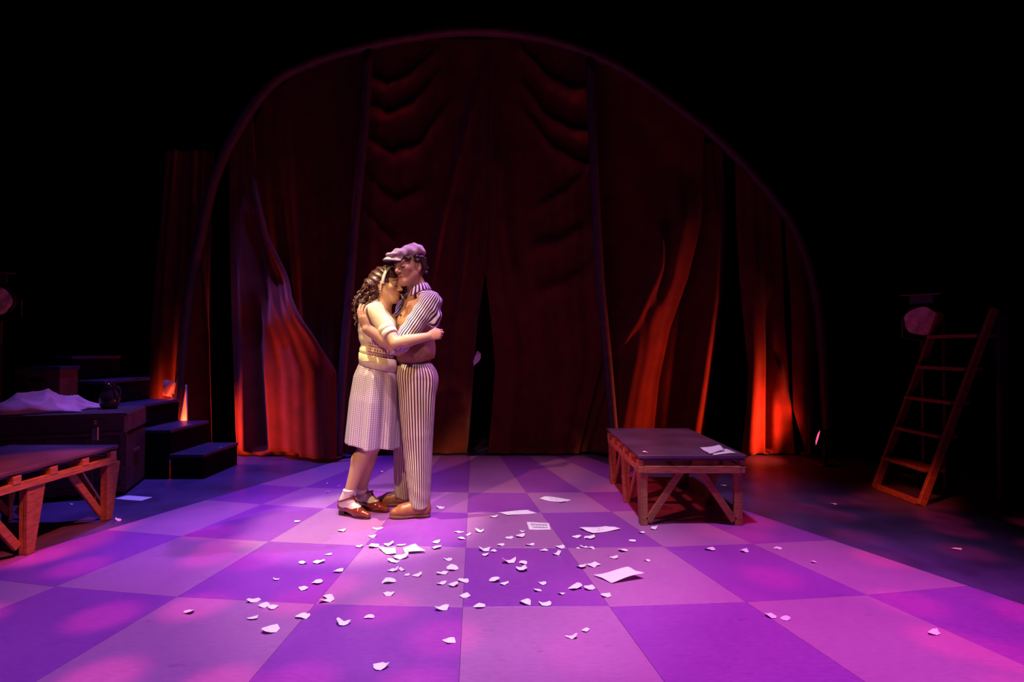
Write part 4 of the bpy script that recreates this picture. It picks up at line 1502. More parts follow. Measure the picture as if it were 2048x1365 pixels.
# keep the face and the ear clear
v.ell(Ph(0.096, 0, -0.046), (0.082, 0.11, 0.100), HW_R, 0.012, 'sub')
v.ell(Ph(0.012, -0.090, -0.030), (0.036, 0.034, 0.052), HW_R, 0.008, 'sub')
v.warp(lambda X, Y, Z: 0.006 * np.sin(60 * X + 35 * Y) * np.sin(48 * Z + 30 * X + 2) + 0.0035 * np.sin(130 * Z + 90 * X))
hr, _ = volmesh('hair', v, M_whair, wo)
m = MB()
rh = random.Random(11)
for k in range(120):
    f = rh.random()
    st_ = W(rh.uniform(724, 752), rh.uniform(566, 600), 3.72 + rh.uniform(-0.085, 0.085))
    en = W(rh.uniform(709, 736), rh.uniform(612, 652), 3.72 + rh.uniform(-0.10, 0.11))
    mid = (st_ + en) / 2 + np.array((-0.035 + rh.uniform(-.01, .03), rh.uniform(-0.03, 0.03), 0.0))
    ln = catmull([st_, mid, en], 14)
    ph, fr, am = rh.uniform(0, 6), rh.uniform(9, 15), rh.uniform(0.008, 0.014)
    n = len(ln)
    q = []
    for i, p in enumerate(ln):
        t = i / (n - 1)
        q.append(p + am * (0.3 + 0.7 * t) * np.array((math.cos(ph + fr * t * 2), math.sin(ph + fr * t * 2), 0.25 * math.sin(ph + 3 * t))))
    rad = [0.0062 * (1 - 0.55 * (i / (n - 1))) for i in range(n)]
    m.tube(q, rad, 5)
cu = m.build('curls', M_whair, hr, True)
cu['kind'] = 'stuff'
# headband
m = MB()
arc = []
for k in range(33):
    a_ = -PI * 0.60 + PI * 1.20 * k / 32
    arc.append((math.sin(a_), math.cos(a_)))
V, F = [], []
for k, (sy, cz) in enumerate(arc):
    for dx, ro in ((-0.0125, 0.0), (-0.010, 0.004), (0.010, 0.004), (0.0125, 0.0), (0.010, -0.006), (-0.010, -0.006)):
        V.append(Ph(0.020 + dx + 0.02 * cz, (0.0890 + ro) * sy, 0.036 + (0.1045 + ro) * cz))
for k in range(len(arc) - 1):
    for q in range(6):
        q2 = (q + 1) % 6
        F.append((k * 6 + q, k * 6 + q2, (k + 1) * 6 + q2, (k + 1) * 6 + q))
meshobj('headband', V, F, mat('pale_satin_band', (0.62, 0.58, 0.48), 0.35, noise=0.1, nscale=30), hr, True)
MB().tube([Ph(-0.004, -0.083, -0.046) + 0.008 * np.array((math.cos(t), 0, math.sin(t))) for t in np.linspace(0, 2 * PI, 17)], 0.0022, 6, False).build('earring', M_brass, wo, True)

# ================================================================== MAN
mb = FL(822, 1032)
mo = empty('person', (mb[0], 3.82, TZ), 'man in flat cap, striped shirt, waistcoat and striped trousers, embracing the woman', 'person')
HM_C = W(819, 535, 3.735)
HM_R = head_frame((-math.cos(0.94), -math.sin(0.94), 0), -0.12, -0.06)
HM_S = 1.05
lo, hi = bounds([W(712, 1042, 3.7), W(892, 500, 3.7), W(800, 700, 3.44), W(800, 700, 4.10)], 0.03)
lo[2] = 0.0
v = Vol(lo, hi, 0.0032)
add_head(v, HM_C, HM_R, HM_S, True)
mn = W(838, 588, 3.80)
v.cone(HM_C + HM_R @ np.array((-0.025, 0, -0.06)), mn, 0.058, 0.064, 0.03)
v.cone(mn, W(838, 625, 3.82), 0.07, 0.11, 0.04)
v.ell(W(834, 650, 3.82), (0.11, 0.15, 0.16), None, 0.05)
v.ell(W(832, 715, 3.82), (0.10, 0.13, 0.13), None, 0.05)
v.cone(W(834, 750, 3.75), W(838, 1000, 3.71), 0.09, 0.04, 0.04)
v.cone(W(828, 750, 3.90), W(808, 985, 3.95), 0.09, 0.04, 0.04)
v.cone(W(838, 1010, 3.71), FL(800, 1030) + (0, 0, 0.045), 0.04, 0.025, 0.02)
v.cone(W(808, 995, 3.95), FL(775, 1008) + (0, 0, 0.045), 0.04, 0.025, 0.02)
# left arm: bare forearm round her back
v.cone(mSh, mEl, 0.05, 0.044, 0.02)
mMid = mEl + (mWr - mEl) * 0.4
v.cone(mEl, mMid, 0.046, 0.047, 0.02)
v.cone(mMid, mWr, 0.047, 0.033, 0.02)
add_hand(v, mWr, (-0.42, 0.02, 0.93), (-0.55, -0.80, -0.2), 1, (0.22, 0.35, 0.25), 0.05, 1.0, (0.75, 0.5))
# right arm behind her back
rSh, rEl, rWr = W(824, 606, 3.99), W(775, 660, 4.06), W(735, 690, 3.97)
v.cone(rSh, rEl, 0.05, 0.044, 0.02)
v.cone(rEl, rWr, 0.045, 0.032, 0.02)
V, F = v.mesh(1)
body = meshobj('body', V, F, M_skin, mo, True)
col = np.tile(np.array((0.48, 0.25, 0.165)), (len(V), 1))
head_tint(V, HM_C, HM_R, HM_S, col, None, (0.46, 0.13, 0.11), (0.045, 0.02, 0.015))
vattr(body, 'tint', col, 'FLOAT_COLOR')

# ---- trousers
M_tr = stripe_mat('striped_trousers', (0.74, 0.56, 0.50), (0.060, 0.020, 0.035), 38, 0.44)
lL = [W(834, 762, 3.77), W(834, 870, 3.735), W(840, 1012, 3.71)]
lR = [W(826, 752, 3.90), W(812, 870, 3.93), W(807, 1004, 3.955)]
v = Vol(*bounds([W(776, 1022, 3.7), W(884, 712, 3.7), W(830, 800, 3.55), W(830, 800, 4.06)], 0.02), 0.0045)
v.ell(W(831, 746, 3.83), (0.136, 0.165, 0.13), None, 0.04)
v.ell(W(852, 766, 3.80), (0.080, 0.13, 0.10), None, 0.05)
v.cone(lL[0], lL[1], 0.134, 0.106, 0.04)
v.cone(lL[1], lL[2], 0.106, 0.070, 0.006)
v.cone(lR[0], lR[1], 0.122, 0.096, 0.03)
v.cone(lR[1], lR[2], 0.096, 0.062, 0.006)
v.plane((0, 0, W(840, 1014, 3.71)[2]), (0, 0, -1))
v.plane(W(832, 722, 3.76), (-0.22, 0, 1.0))
v.warp(lambda X, Y, Z: 0.004 * np.sin(40 * X + 3 * Z + 25 * Y) + 0.003 * np.sin(60 * Z + 40 * X) * np.clip(0.30 - Z, 0, 0.3) * 3 + 0.002 * np.sin(60 * X - 8 * Z))
o, V = volmesh('trousers', v, M_tr, mo)
wrapattr(o, V, [(lL[0] + (0, 0, 0.12), lL[2], (0, -1, 0), 0.3), (lR[0] + (0, 0.02, 0.12), lR[2], (0, -1, 0), 0.3)])

# ---- waistcoat
M_vest = mat('brown_waistcoat', (0.36, 0.175, 0.085), 0.8, noise=0.18, nscale=30, bump=0.15, bscale=120)
v = Vol(*bounds([W(776, 748, 3.7), W(888, 570, 3.7), W(830, 650, 3.60), W(830, 650, 4.08)], 0.02), 0.0045)
v.ell(W(832, 706, 3.82), (0.136, 0.172, 0.125), None, 0.04)
v.ell(W(833, 655, 3.82), (0.136, 0.180, 0.17), None, 0.05)
v.ell(W(840, 615, 3.82), (0.115, 0.170, 0.10), None, 0.05)
v.cone(W(848, 598, 3.72), W(832, 598, 3.95), 0.048, 0.048, 0.04)
v.ell(HM_C + HM_R @ np.array((0.02, 0, -0.17)), (0.085, 0.085, 0.075), None, 0.012, 'sub')
v.plane(W(832, 727, 3.70), (0.30, 0, -1.0))
v.warp(lambda X, Y, Z: 0.003 * np.sin(40 * Z + 30 * X) + 0.002 * np.sin(22 * Y + 50 * Z))
vs, _ = volmesh('waistcoat', v, M_vest, mo)
M_back = mat('dark_button', (0.05, 0.022, 0.020), 0.4, noise=0.2, nscale=20)
for k, (px, py) in enumerate(((801, 630), (798, 650), (796, 670))):
    MB().lathe(W(px, py, 3.695), [(0.0, 0.006), (0.008, 0.004), (0.009, 0)], frame((0, 0, 1), (0, 1, 0)) if False else np.array([[1, 0, 0], [0, 0, -1], [0, 1, 0]]), 10).build('button', M_back, vs)

# ---- shirt: collar, shoulder, full sleeve rolled at the elbow
M_sh = stripe_mat('striped_shirt', (0.82, 0.74, 0.78), (0.055, 0.016, 0.065), 24, 0.48)
v = Vol(*bounds([W(772, 716, 3.6), W(892, 572, 3.6), W(830, 640, 3.46), W(830, 640, 4.12)], 0.02), 0.0045)
v.ell(W(860, 606, 3.70), (0.062, 0.085, 0.070), None, 0.03)
v.ell(W(868, 634, 3.68), (0.050, 0.065, 0.085), None, 0.04)
v.cone(mSh, mEl + (0.02, 0, 0.03), 0.074, 0.058, 0.03)
v.cone(mEl + (0.02, 0, 0.03), mEl + (0.0, 0, 0.005), 0.058, 0.052, 0.02)
v.cone(rSh, rEl, 0.078, 0.062, 0.04)
v.cone(W(846, 594, 3.74), W(834, 592, 3.93), 0.052, 0.055, 0.04)
v.warp(lambda X, Y, Z: 0.0028 * np.sin(55 * X + 60 * Z) + 0.0035 * np.sin(90 * X - 70 * Z + 20 * Y) * np.clip((X + 0.56) * 9, 0, 1))
so_, V = volmesh('shirt', v, M_sh, mo)
wrapattr(so_, V, [(mSh + (0.03, 0, 0.06), mEl, (0, -1, 0), 0.3), (rSh, rEl, (0, 1, 0), 0.3)])
# rolled cuff round the elbow
d = (mWr - mEl) / np.linalg.norm(mWr - mEl)
n0 = np.cross(d, (0, 1, 0)); n0 /= np.linalg.norm(n0); n1_ = np.cross(d, n0)
cf = MB().lathe(mEl - d * 0.012, [(0.040, 0.0), (0.050, 0.002), (0.053, 0.010), (0.052, 0.022), (0.047, 0.027), (0.040, 0.026)], np.stack([n0, n1_, d], 1), 28)
cfo = cf.build('rolled_cuff', M_sh, so_, True)
wrapattr(cfo, np.array(cf.V), [(mEl, mEl + d * 0.1, (0, -1, 0), 0.1)])
# collar: a folded band round the neck, open at the throat
NF = HM_R[:, 0] * (1, 1, 0); NF /= np.linalg.norm(NF)
NL = np.cross((0, 0, 1), NF)
V, F, wr = [], [], []
nn = 40
nc = W(832, 582, 3.785)
prof = [(0.078, 0.030), (0.070, 0.045), (0.073, 0.052), (0.088, 0.034), (0.102, 0.006), (0.100, 0.002), (0.084, 0.026)]
for k in range(nn):
    a_ = PI * 0.14 + (2 * PI - 0.28 * PI) * k / (nn - 1)
    fr = math.cos(a_)
    for r_, z_ in prof:
        drop = 0.022 * max(fr, 0) ** 2 + (0.030 * max(fr, 0) ** 3 if r_ > 0.09 else 0)
        V.append(nc + NF * (r_ * math.cos(a_) * (1.08 if r_ > .09 else 1)) + NL * (r_ * math.sin(a_)) + np.array((0, 0, z_ - drop - 0.012 * fr)))
        wr.append((math.cos(a_ * 1.0), math.sin(a_ * 1.0), r_))
q_ = len(prof)
for k in range(nn - 1):
    for q in range(q_):
        q2 = (q + 1) % q_
        F.append((k * q_ + q, (k + 1) * q_ + q, (k + 1) * q_ + q2, k * q_ + q2))
co = meshobj('collar', V, F, M_sh, so_, True)
vattr(co, 'wrap', wr)
# throat shirt front between the lapels and ribbon tie
M_tie = mat('dark_ribbon', (0.035, 0.015, 0.018), 0.5)
tk_ = W(806, 596, 3.655)
tie = MB().tube(catmull([tk_ + (0.03, -0.02, 0.03), tk_, tk_ + (-0.006, 0.0, -0.035), tk_ + (-0.014, 0.01, -0.075)], 6), 0.005, 6)
tie.tube(catmull([tk_ + (-0.02, 0.02, 0.025), tk_, tk_ + (0.004, 0.0, -0.03), tk_ + (-0.004, 0.006, -0.06)], 6), 0.0045, 6)
to = tie.build('ribbon_tie', M_tie, mo, True)
MB().lathe(tk_ + (0, -0.006, 0), [(0.0, 0.008), (0.007, 0.005), (0.009, 0), (0.0, -0.006)], np.array([[1, 0, 0], [0, 0, -1], [0, 1, 0]]), 12).build('toggle', mat('gold', (0.8, 0.5, 0.2), 0.25, 1.0), to)

# ---- hair and cap
v = Vol(*bounds([W(778, 575, 3.7), W(866, 495, 3.7), W(820, 540, 3.56), W(820, 540, 3.95)], 0.02), 0.0042)
Pm = lambda x, y, z: HM_C + HM_R @ (np.array((x, y, z)) * HM_S)
v.ell(Ph(0, 0, 0) * 0 + Pm(-0.028, 0, 0.040), (0.098, 0.084, 0.094), HM_R, 0.015)
v.ell(Pm(-0.070, 0, -0.012), (0.046, 0.066, 0.060), HM_R, 0.02)
v.ell(Pm(0.10, 0, -0.030), (0.085, 0.105, 0.088), HM_R, 0.008, 'sub')
for q in (-1, 1):
    v.ell(Pm(-0.006, q * 0.090, -0.016), (0.026, 0.026, 0.040), HM_R, 0.006, 'sub')
rh = random.Random(5)
for k in range(95):
    a_ = rh.uniform(-PI, PI)
    if abs(a_) < 1.15:
        p = Pm(0.086 + rh.uniform(-.010, .008) - 0.034 * abs(a_), 0.064 * math.sin(a_) * 1.1, 0.052 + rh.uniform(-0.014, 0.010))
        r_ = rh.uniform(0.009, 0.014)
    else:
        p = Pm(-0.028 + 0.088 * math.cos(a_), 0.086 * math.sin(a_), rh.uniform(-0.045, 0.06) if abs(a_) > 1.9 else rh.uniform(0.02, 0.06))
        r_ = rh.uniform(0.010, 0.018)
    v.ell(p, (r_, r_, r_ * 0.8), None, 0.006)
hm, _ = volmesh('hair', v, M_hair, mo)

M_cap = mat('mauve_grey_cap', (0.50, 0.36, 0.42), 0.85, noise=0.15, nscale=30, bump=0.2, bscale=140)
CR = head_frame((-math.cos(0.42), -math.sin(0.42), 0), -0.10, 0.0)
cc = Pm(-0.006, 0.0, 0.090)
v = Vol(*bounds([W(756, 532, 3.6), W(858, 478, 3.6), W(806, 510, 3.54), W(806, 510, 3.97)], 0.02), 0.004)
Pc = lambda x, y, z: cc + CR @ np.array((x, y, z))
v.ell(Pc(0.0, 0, 0.004), (0.112, 0.098, 0.040), CR, 0.02)
v.ell(Pc(-0.040, 0, 0.020), (0.070, 0.088, 0.046), CR, 0.03)
v.ell(Pc(0.072, 0, -0.008), (0.082, 0.086, 0.022), CR, 0.03)
v.ell(Pc(-0.004, 0, -0.062), (0.096, 0.082, 0.052), CR, 0.006, 'sub')
v.ell(Pc(0.10, 0, -0.050), (0.064, 0.078, 0.032), CR, 0.006, 'sub')
v.warp(lambda X, Y, Z: 0.003 * np.sin(70 * X + 90 * Z + 20 * Y) + 0.002 * np.sin(130 * X - 60 * Z))
cpo, _ = volmesh('cap', v, M_cap, mo)
# stiff peak
V, F = [], []
nu, nv_ = 25, 7
for sgn_ in (1, -1):
    for j in range(nv_):
        for i in range(nu):
            a_ = -1.15 + 2.3 * i / (nu - 1)
            t = j / (nv_ - 1)
            r0, r1 = 0.088, 0.165
            r_ = r0 + (r1 - r0) * t
            V.append(Pc(0.012 + r_ * math.cos(a_) * (1 if t < .5 else 1), 0.098 * math.sin(a_) * (0.9 + 0.04 * t), -0.006 - 0.012 * t - 0.018 * t * t - 0.026 * math.sin(a_) ** 2 + 0.0028 * sgn_))
n = nu * nv_
for s_, off in ((1, 0), (-1, n)):
    for j in range(nv_ - 1):
        for i in range(nu - 1):
            q = (off + j * nu + i, off + j * nu + i + 1, off + (j + 1) * nu + i + 1, off + (j + 1) * nu + i)
            F.append(q if s_ < 0 else q[::-1])
for i in range(nu - 1):
    q = ((nv_ - 1) * nu + i, (nv_ - 1) * nu + i + 1)
    F.append((q[0], q[1], n + q[1], n + q[0]))
meshobj('peak', V, F, M_cap, cpo, True)
MB().lathe(Pc(-0.045, 0, 0.064), [(0.0, 0.010), (0.009, 0.007), (0.012, 0.0)], CR[:, [0, 1, 2]], 12).build('cap_button', M_cap, cpo, True)

# ---- shoes
M_mshoe = mat('tan_leather', (0.30, 0.105, 0.040), 0.38, noise=0.25, nscale=14, bump=0.08, bscale=60)
M_sole = mat('shoe_sole', (0.22, 0.10, 0.05), 0.6, noise=0.2, nscale=20)


def man_shoe(heel, toe):
    heel, toe = np.array(heel), np.array(toe)
    d = toe - heel; d[2] = 0; L = np.linalg.norm(d); d /= L
    sd = np.cross((0, 0, 1), d)
    P = lambda x, y, z: heel * (1, 1, 0) + d * (x * L) + sd * y + np.array((0, 0, z + TZ))
    lo, hi = bounds([P(-0.08, 0.06, 0), P(1.05, 0.06, 0), P(-0.08, -.06, 0), P(1.05, -.06, 0.12)], 0.04)
    lo[2] = 0.0
    v = Vol(lo, hi, 0.0035)
    v.cone(P(0.12, 0, 0.052), P(0.66, 0, 0.046), 0.036, 0.042, 0.02)
    v.cone(P(0.66, 0, 0.044), P(0.88, 0, 0.036), 0.043, 0.031, 0.02)
    v.cone(P(0.13, 0, 0.092), P(0.12, 0, 0.05), 0.036, 0.036, 0.02)
    v.cone(P(0.28, 0, 0.090), P(0.62, 0, 0.052), 0.034, 0.034, 0.02)
    v.plane((0, 0, 0.018 + TZ), (0, 0, -1))
    v.plane((0, 0, 0.118), (0, 0, 1))
    sh, _ = volmesh('shoe', v, M_mshoe, mo)
    out = [(-0.01, 0.012), (0.02, 0.030), (0.15, 0.036), (0.38, 0.034), (0.60, 0.044), (0.78, 0.045), (0.92, 0.034), (1.0, 0.014)]
    poly = [P(x, w_, 0) for x, w_ in out] + [P(x, -w_, 0) for x, w_ in out[::-1]]
    MB().prism([(p[0], p[1]) for p in poly[::-1]], 0.010 + TZ, 0.022 + TZ).build('sole', M_sole, sh)
    hp = [(0.0, 0.020), (0.02, 0.030), (0.15, 0.035), (0.30, 0.034)]
    poly = [P(x, w_, 0) for x, w_ in hp] + [P(x, -w_, 0) for x, w_ in hp[::-1]]
    MB().prism([(p[0], p[1]) for p in poly[::-1]], TZ, 0.014 + TZ).build('heel', M_heel, sh)
    fp = [(0.55, 0.042), (0.78, 0.044), (0.92, 0.032)]
    poly = [P(x, w_, 0) for x, w_ in fp] + [P(x, -w_, 0) for x, w_ in fp[::-1]]
    MB().prism([(p[0], p[1]) for p in poly[::-1]], TZ, 0.012 + TZ).build('tread', M_heel, sh)
    for k in range(3):
        x = 0.40 + 0.08 * k
        zt = 0.122 - 0.26 * (x - 0.28) * 0.42
        MB().tube([P(x, -0.016, zt - 0.012), P(x, 0, zt - 0.002), P(x, 0.016, zt - 0.012)], 0.0025, 5).build('lace', M_heel, sh, True)


man_shoe(FL(860, 1034), FL(779, 1038))
man_shoe(FL(826, 1012), FL(752, 1012))
# ================================================================== PAPERS
def paper_mat(name, ink=None):
    m, nt, b = newmat(name)
    g = NG(nt)
    base = g.mix(g.noise(g.obj(), 18), (0.93, 0.93, 0.90), (0.88, 0.87, 0.85))
    if ink:
        a = g.attr('page')
        s = g.sep(a.outputs['Vector'])
        x, y = s[0], s[1]
        tot = None
        for (x0, x1, y0, y1, fx, fy) in ink:
            bx_ = g.math('MULTIPLY', g.math('MULTIPLY', g.math('GREATER_THAN', x, x0), g.math('LESS_THAN', x, x1)),
                         g.math('MULTIPLY', g.math('GREATER_THAN', y, y0), g.math('LESS_THAN', y, y1)))
            nz = nt.nodes.new('ShaderNodeTexNoise')
            nz.inputs['Scale'].default_value = 1.0
            nz.inputs['Detail'].default_value = 1
            mp = nt.nodes.new('ShaderNodeMapping')
            mp.inputs['Scale'].default_value = (fx, fy, 1)
            nt.links.new(a.outputs['Vector'], mp.inputs[0]); nt.links.new(mp.outputs[0], nz.inputs['Vector'])
            k = g.math('MULTIPLY', bx_, g.math('GREATER_THAN', nz.outputs[0], 0.47 if fx > 20 or fx < 5 else 0.60))
            tot = k if tot is None else g.math('MAXIMUM', tot, k)
        base = g.mix(g.math('MULTIPLY', tot, 0.85), base, (0.10, 0.06, 0.12))
    nt.links.new(base, b.inputs['Base Color'])
    b.inputs['Roughness'].default_value = 0.8
    b.inputs['Specular IOR Level'].default_value = 0.2
    return m


M_paper = paper_mat('white_paper')
M_print = paper_mat('printed_paper', [(0.15, 0.90, 0.55, 0.80, 24, 10), (0.18, 0.88, 0.22, 0.42, 28, 12)])
M_sketch = paper_mat('sketched_paper', [(0.30, 0.66, 0.32, 0.70, 13, 15)])
M_blot = paper_mat('paper_with_dark_mark', [(0.38, 0.52, 0.45, 0.68, 3, 3)])


def sheet(corners_px, label, material, z0=TZ, lift=(0, 0, 0, 0), curl=0.004, seed=0):
    """sheet of paper from its four corner pixels on the floor (or a top at z0)"""
    q = [FL(px, py, z0 + 0.0015 + lf)[:3] for (px, py), lf in zip(corners_px, lift)]
    n = 12
    V, pg = [], []
    rr = random.Random(seed)
    p1, p2 = rr.uniform(0, 6), rr.uniform(0, 6)
    for j in range(n):
        for i in range(n):
            s, t = i / (n - 1), j / (n - 1)
            p = (q[0] * (1 - s) + q[1] * s) * (1 - t) + (q[3] * (1 - s) + q[2] * s) * t
            p = p + np.array((0, 0, curl * (1 + math.sin(4 * s + 2 * t + p1)) + 0.5 * curl * (1 + math.sin(7 * t - 3 * s + p2))))
            V.append(p); pg.append((s, 1 - t, 0))
    ii = np.arange(n * n).reshape(n, n)
    F = np.stack([ii[:-1, :-1], ii[:-1, 1:], ii[1:, 1:], ii[1:, :-1]], -1).reshape(-1, 4)[:, ::-1]
    c = np.mean(V, 0)
    o = meshobj('paper_sheet', V, np.ascontiguousarray(F), material, None, True, (c[0], c[1], z0))
    vattr(o, 'page', pg)
    sm_ = o.modifiers.new('paper', 'SOLIDIFY')
    sm_.thickness = 0.0006
    tag(o, label, 'paper sheet', 'loose paper sheets')
    return o


sheet([(1094, 995), (1143, 1001), (1124, 1007), (1078, 999)], 'sheet of white paper lying furthest back, between couple and bench', M_sketch, seed=1)
sheet([(996, 1026), (1056, 1021), (1074, 1027), (1016, 1032)], 'white sheet with a small dark mark, right of the man\'s shoe', M_blot, seed=2, curl=0.002)
sheet([(1053, 1045), (1098, 1047), (1102, 1061), (1058, 1060)], 'small white sheet printed with two lines of dark lettering', M_print, seed=3, curl=0.001)
sheet([(1158, 1059), (1212, 1053), (1242, 1060), (1186, 1069)], 'torn-edged white sheet with a faint sketch near the bench leg', M_sketch, seed=4)
sheet([(1187, 1151), (1256, 1141), (1289, 1151), (1224, 1168)], 'large blank white sheet with lifted edges in the right foreground', M_paper, lift=(0.004, 0.012, 0.018, 0), seed=5, curl=0.006)
sheet([(806, 1097), (831, 1092), (851, 1103), (809, 1108)], 'white sheet in the thick of the scraps before the couple', M_paper, seed=6, lift=(0, 0.004, 0.01, 0.004))
sheet([(757, 1098), (790, 1096), (792, 1110), (772, 1110)], 'white half sheet tucked left of another among the scraps', M_paper, seed=7, lift=(0.003, 0, 0.006, 0))
sheet([(255, 992), (305, 995), (283, 1003), (229, 998)], 'white sheet lying on the dark floor beside the trunk', M_paper, z0=0.0, seed=8, curl=0.001)
sheet([(1400, 898), (1438, 892), (1450, 903), (1420, 909)], 'white sheet with a lifted corner lying on the low bench', M_paper, z0=0.456, seed=9, lift=(0.004, 0.02, 0.002, 0.002))
sheet([(1418, 903), (1452, 899), (1474, 907), (1428, 911)], 'creased white sheet tucked under another on the low bench', M_sketch, z0=0.456, seed=10, curl=0.0015)

SCRAPS = [(594.5, 1043.6, 14), (684, 1062, 18), (755.5, 1057.5, 19), (745, 1073.5, 16), (718, 1094, 13), (746, 1094, 20), (776, 1090, 20), (655, 1110, 15),
          (606, 1127, 19), (636, 1125, 23), (677, 1143, 20), (636, 1166, 22), (607, 1178, 22), (553, 1160, 13), (507, 1203, 25), (529, 1211, 20), (546, 1216, 20),
          (506, 1237, 23), (606, 1233, 27), (540, 1262, 32), (655, 1195, 22), (652, 1203, 27), (686, 1248, 27), (738, 1235, 25), (872, 1085, 17), (872, 1096, 20),
          (881, 1016, 16), (897, 1120, 20), (905, 1137, 26), (884, 1147, 22), (786, 1142, 20), (805, 1141, 16), (814, 1151, 10), (834, 1151.6, 22), (777, 1165, 26),
          (775.6, 1188, 22), (800, 1115, 30), (786, 1124, 24), (802, 1091, 18), (883, 1168, 23), (907, 1171, 22), (928, 1163, 22), (928, 1193, 22), (883, 1218, 24),
          (900, 1283, 27), (761, 1335, 30), (918.6, 1064.7, 17), (922.6, 1078, 16), (936, 1070, 11), (377, 1225, 26), (987, 1034, 15), (959.6, 1063.4, 18), (1017, 1076, 16),
          (1040, 1073, 17), (1045.6, 1063.4, 13), (1000.7, 1090.8, 15), (969.6, 1101, 24), (988, 1103, 14), (971, 1111, 15), (1059, 1090, 18), (1088.7, 1100.7, 17),
          (1119, 1095, 18), (1112.8, 1108.7, 19), (1152.7, 1074.6, 16), (1177.6, 1076.6, 24), (1156, 1097, 9), (1168, 1095, 15), (1181, 1097, 16), (1265.5, 1082, 14),
          (1283.5, 1066, 16), (1307.6, 1058, 16), (1246, 1101, 19), (1228, 1116, 18), (1294.7, 1122, 12), (1187, 1130.6, 25), (1162.6, 1135, 20), (1017, 1124.4, 30),
          (1046, 1126, 18), (1042, 1140, 23), (988, 1162, 21), (1008.7, 1168, 19), (1085, 1167.5, 17), (1075, 1182, 17), (1124, 1188, 15), (1149, 1177, 28), (1179, 1177, 24),
          (1211, 1191.6, 22), (959, 1213, 24), (1050.6, 1206.6, 24), (1090, 1209, 24), (1142.7, 1275, 21), (1171, 1261.4, 16), (1420, 1100, 18), (1488, 1103, 18),
          (1555, 1096.8, 17), (1628.6, 1125, 11), (1540.5, 1233, 22), (1571.6, 1237.5, 22), (1868, 1267, 28), (1912.8, 1098.5, 18), (1668, 1008.6, 13), (1447, 971, 14),
          (654, 967, 6), (677, 973, 7), (653, 985, 8), (762, 944, 10), (237, 1041, 14), (144, 1009, 8)]

NUMW = ['zero', 'one', 'two', 'three', 'four', 'five', 'six', 'seven', 'eight', 'nine', 'ten', 'eleven', 'twelve', 'thirteen', 'fourteen', 'fifteen', 'sixteen', 'seventeen', 'eighteen']
ORD = ['zeroth', 'first', 'second', 'third', 'fourth', 'fifth', 'sixth', 'seventh', 'eighth', 'ninth', 'tenth', 'eleventh', 'twelfth', 'thirteenth', 'fourteenth', 'fifteenth', 'sixteenth', 'seventeenth', 'eighteenth', 'nineteenth', 'twentieth', 'last but one', 'last']


def tile_of(p):
    for key, (q, pale) in TILES.items():
        ins = True
        for a in range(4):
            e = q[(a + 1) % 4] - q[a]; r_ = p[:2] - q[a]
            if e[0] * r_[1] - e[1] * r_[0] < 0:
                ins = False
                break
        if ins:
            return key
    return None


groups = {}
for i, (px, py, wpx) in enumerate(SCRAPS):
    p = FL(px, py, 0.0)
    groups.setdefault(tile_of(p), []).append(i)
lab = {}
ROWN = {-1: 'front', 0: 'second', 1: 'third', 2: 'fourth', 3: 'back'}
for key, ids in groups.items():
    ids = sorted(ids, key=lambda i: SCRAPS[i][0])
    for r_, i in enumerate(ids):
        n = len(ids)
        if key is None:
            names = sorted(ids, key=lambda i: SCRAPS[i][0])
            lab[i] = 'tiny torn white paper scrap on the bare dark floor, %s from the left' % ORD[r_ + 1]
        else:
            where = '%s tile, %s row, column %s from left' % ('pale' if TILES[key][1] else 'dark', ROWN.get(key[1], 'front'), NUMW[key[0] + 5])
            lab[i] = ('torn paper scrap, %s from left on the %s' % (ORD[r_ + 1], where)) if n > 1 else 'lone torn paper scrap on the ' + where


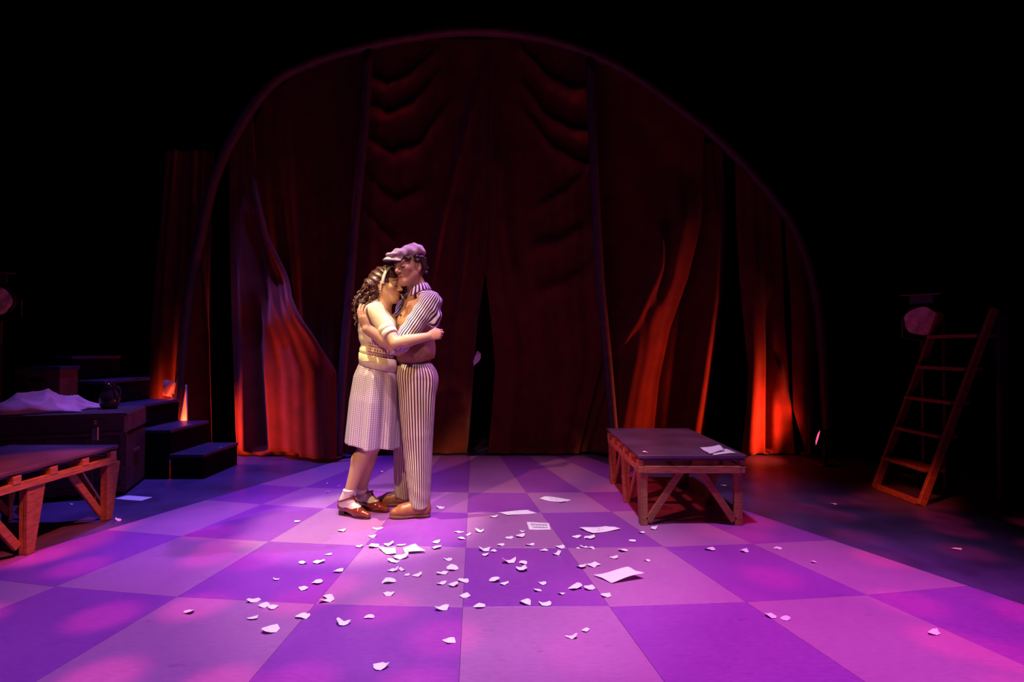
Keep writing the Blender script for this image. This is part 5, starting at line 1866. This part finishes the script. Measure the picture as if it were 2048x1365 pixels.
def scrap_mesh(P, w, seed, yaw, name, label, group='torn paper scraps on the floor', lift=0.0):
    rr = random.Random(seed)
    n = 9
    V = [(0, 0, 0)]
    asp = rr.uniform(0.55, 0.95)
    kx, ky, c0 = rr.uniform(-9, 14), rr.uniform(-6, 10), rr.uniform(0.1, 0.5)
    for ring in (0.55, 1.0):
        for k in range(n):
            a_ = 2 * PI * k / n
            r_ = ring * w / 2 * (1 + (rr.uniform(-0.28, 0.22) if ring == 1 else rr.uniform(-.1, .1)))
            x, y = r_ * math.cos(a_), asp * r_ * math.sin(a_)
            V.append((x, y, 0))
    V = np.array(V)
    z = kx * V[:, 0] ** 2 + ky * V[:, 1] ** 2 + c0 * V[:, 0] * V[:, 1] / max(w, .01) * 1.5 + lift * (V[:, 0] > 0.2 * w) * V[:, 0]
    z += np.array([rr.uniform(-0.003, 0.003) for _ in V])
    V[:, 2] = z - z.min() + 0.0008
    c, s = math.cos(yaw), math.sin(yaw)
    V = np.stack([c * V[:, 0] - s * V[:, 1], s * V[:, 0] + c * V[:, 1], V[:, 2]], 1) + P
    F = [(0, 1 + k, 1 + (k + 1) % n) for k in range(n)]
    F += [(1 + k, 1 + n + k, 1 + n + (k + 1) % n, 1 + (k + 1) % n) for k in range(n)]
    o = meshobj(name, V, F, M_paper, None, False, tuple(P))
    tag(o, label, 'paper scrap', group)
    return o


for i, (px, py, wpx) in enumerate(SCRAPS):
    on = tile_of(FL(px, py, 0)) is not None
    P = FL(px, py + 1, TZ if on else 0.0)
    w = wpx * P[1] / FPX * 1.06
    scrap_mesh(P, w, 100 + i, rnd.uniform(-0.5, 0.5) + (PI if rnd.random() < .5 else 0), 'paper_scrap', lab[i], lift=rnd.choice((0, 0, 0.25, 0.45)))
P = FL(1290, 906, 0.456)
scrap_mesh(P, 0.045, 900, 0.3, 'paper_scrap', 'torn white scrap on the near left corner of the low bench', 'torn paper scraps on the bench')
# scrap caught on the curtain edge at the dark gap
P = W(953, 713, YC - 0.10)
V = [P + np.array(q) for q in ((-0.03, 0, -0.10), (0.02, -.01, -0.06), (0.045, 0, -0.02), (0.045, -0.01, 0.03), (0.01, 0.0, 0.06), (-0.015, -0.015, 0.0), (-0.035, 0, -0.05))]
o = meshobj('paper_scrap', V, [(5, 0, 1), (5, 1, 2), (5, 2, 3), (5, 3, 4), (5, 4, 6), (5, 6, 0)], M_paper, None, False, tuple(P))
o.modifiers.new('paper', 'SOLIDIFY').thickness = 0.001
tag(o, 'pale torn scrap caught on the curtain edge at the dark gap', 'paper scrap')
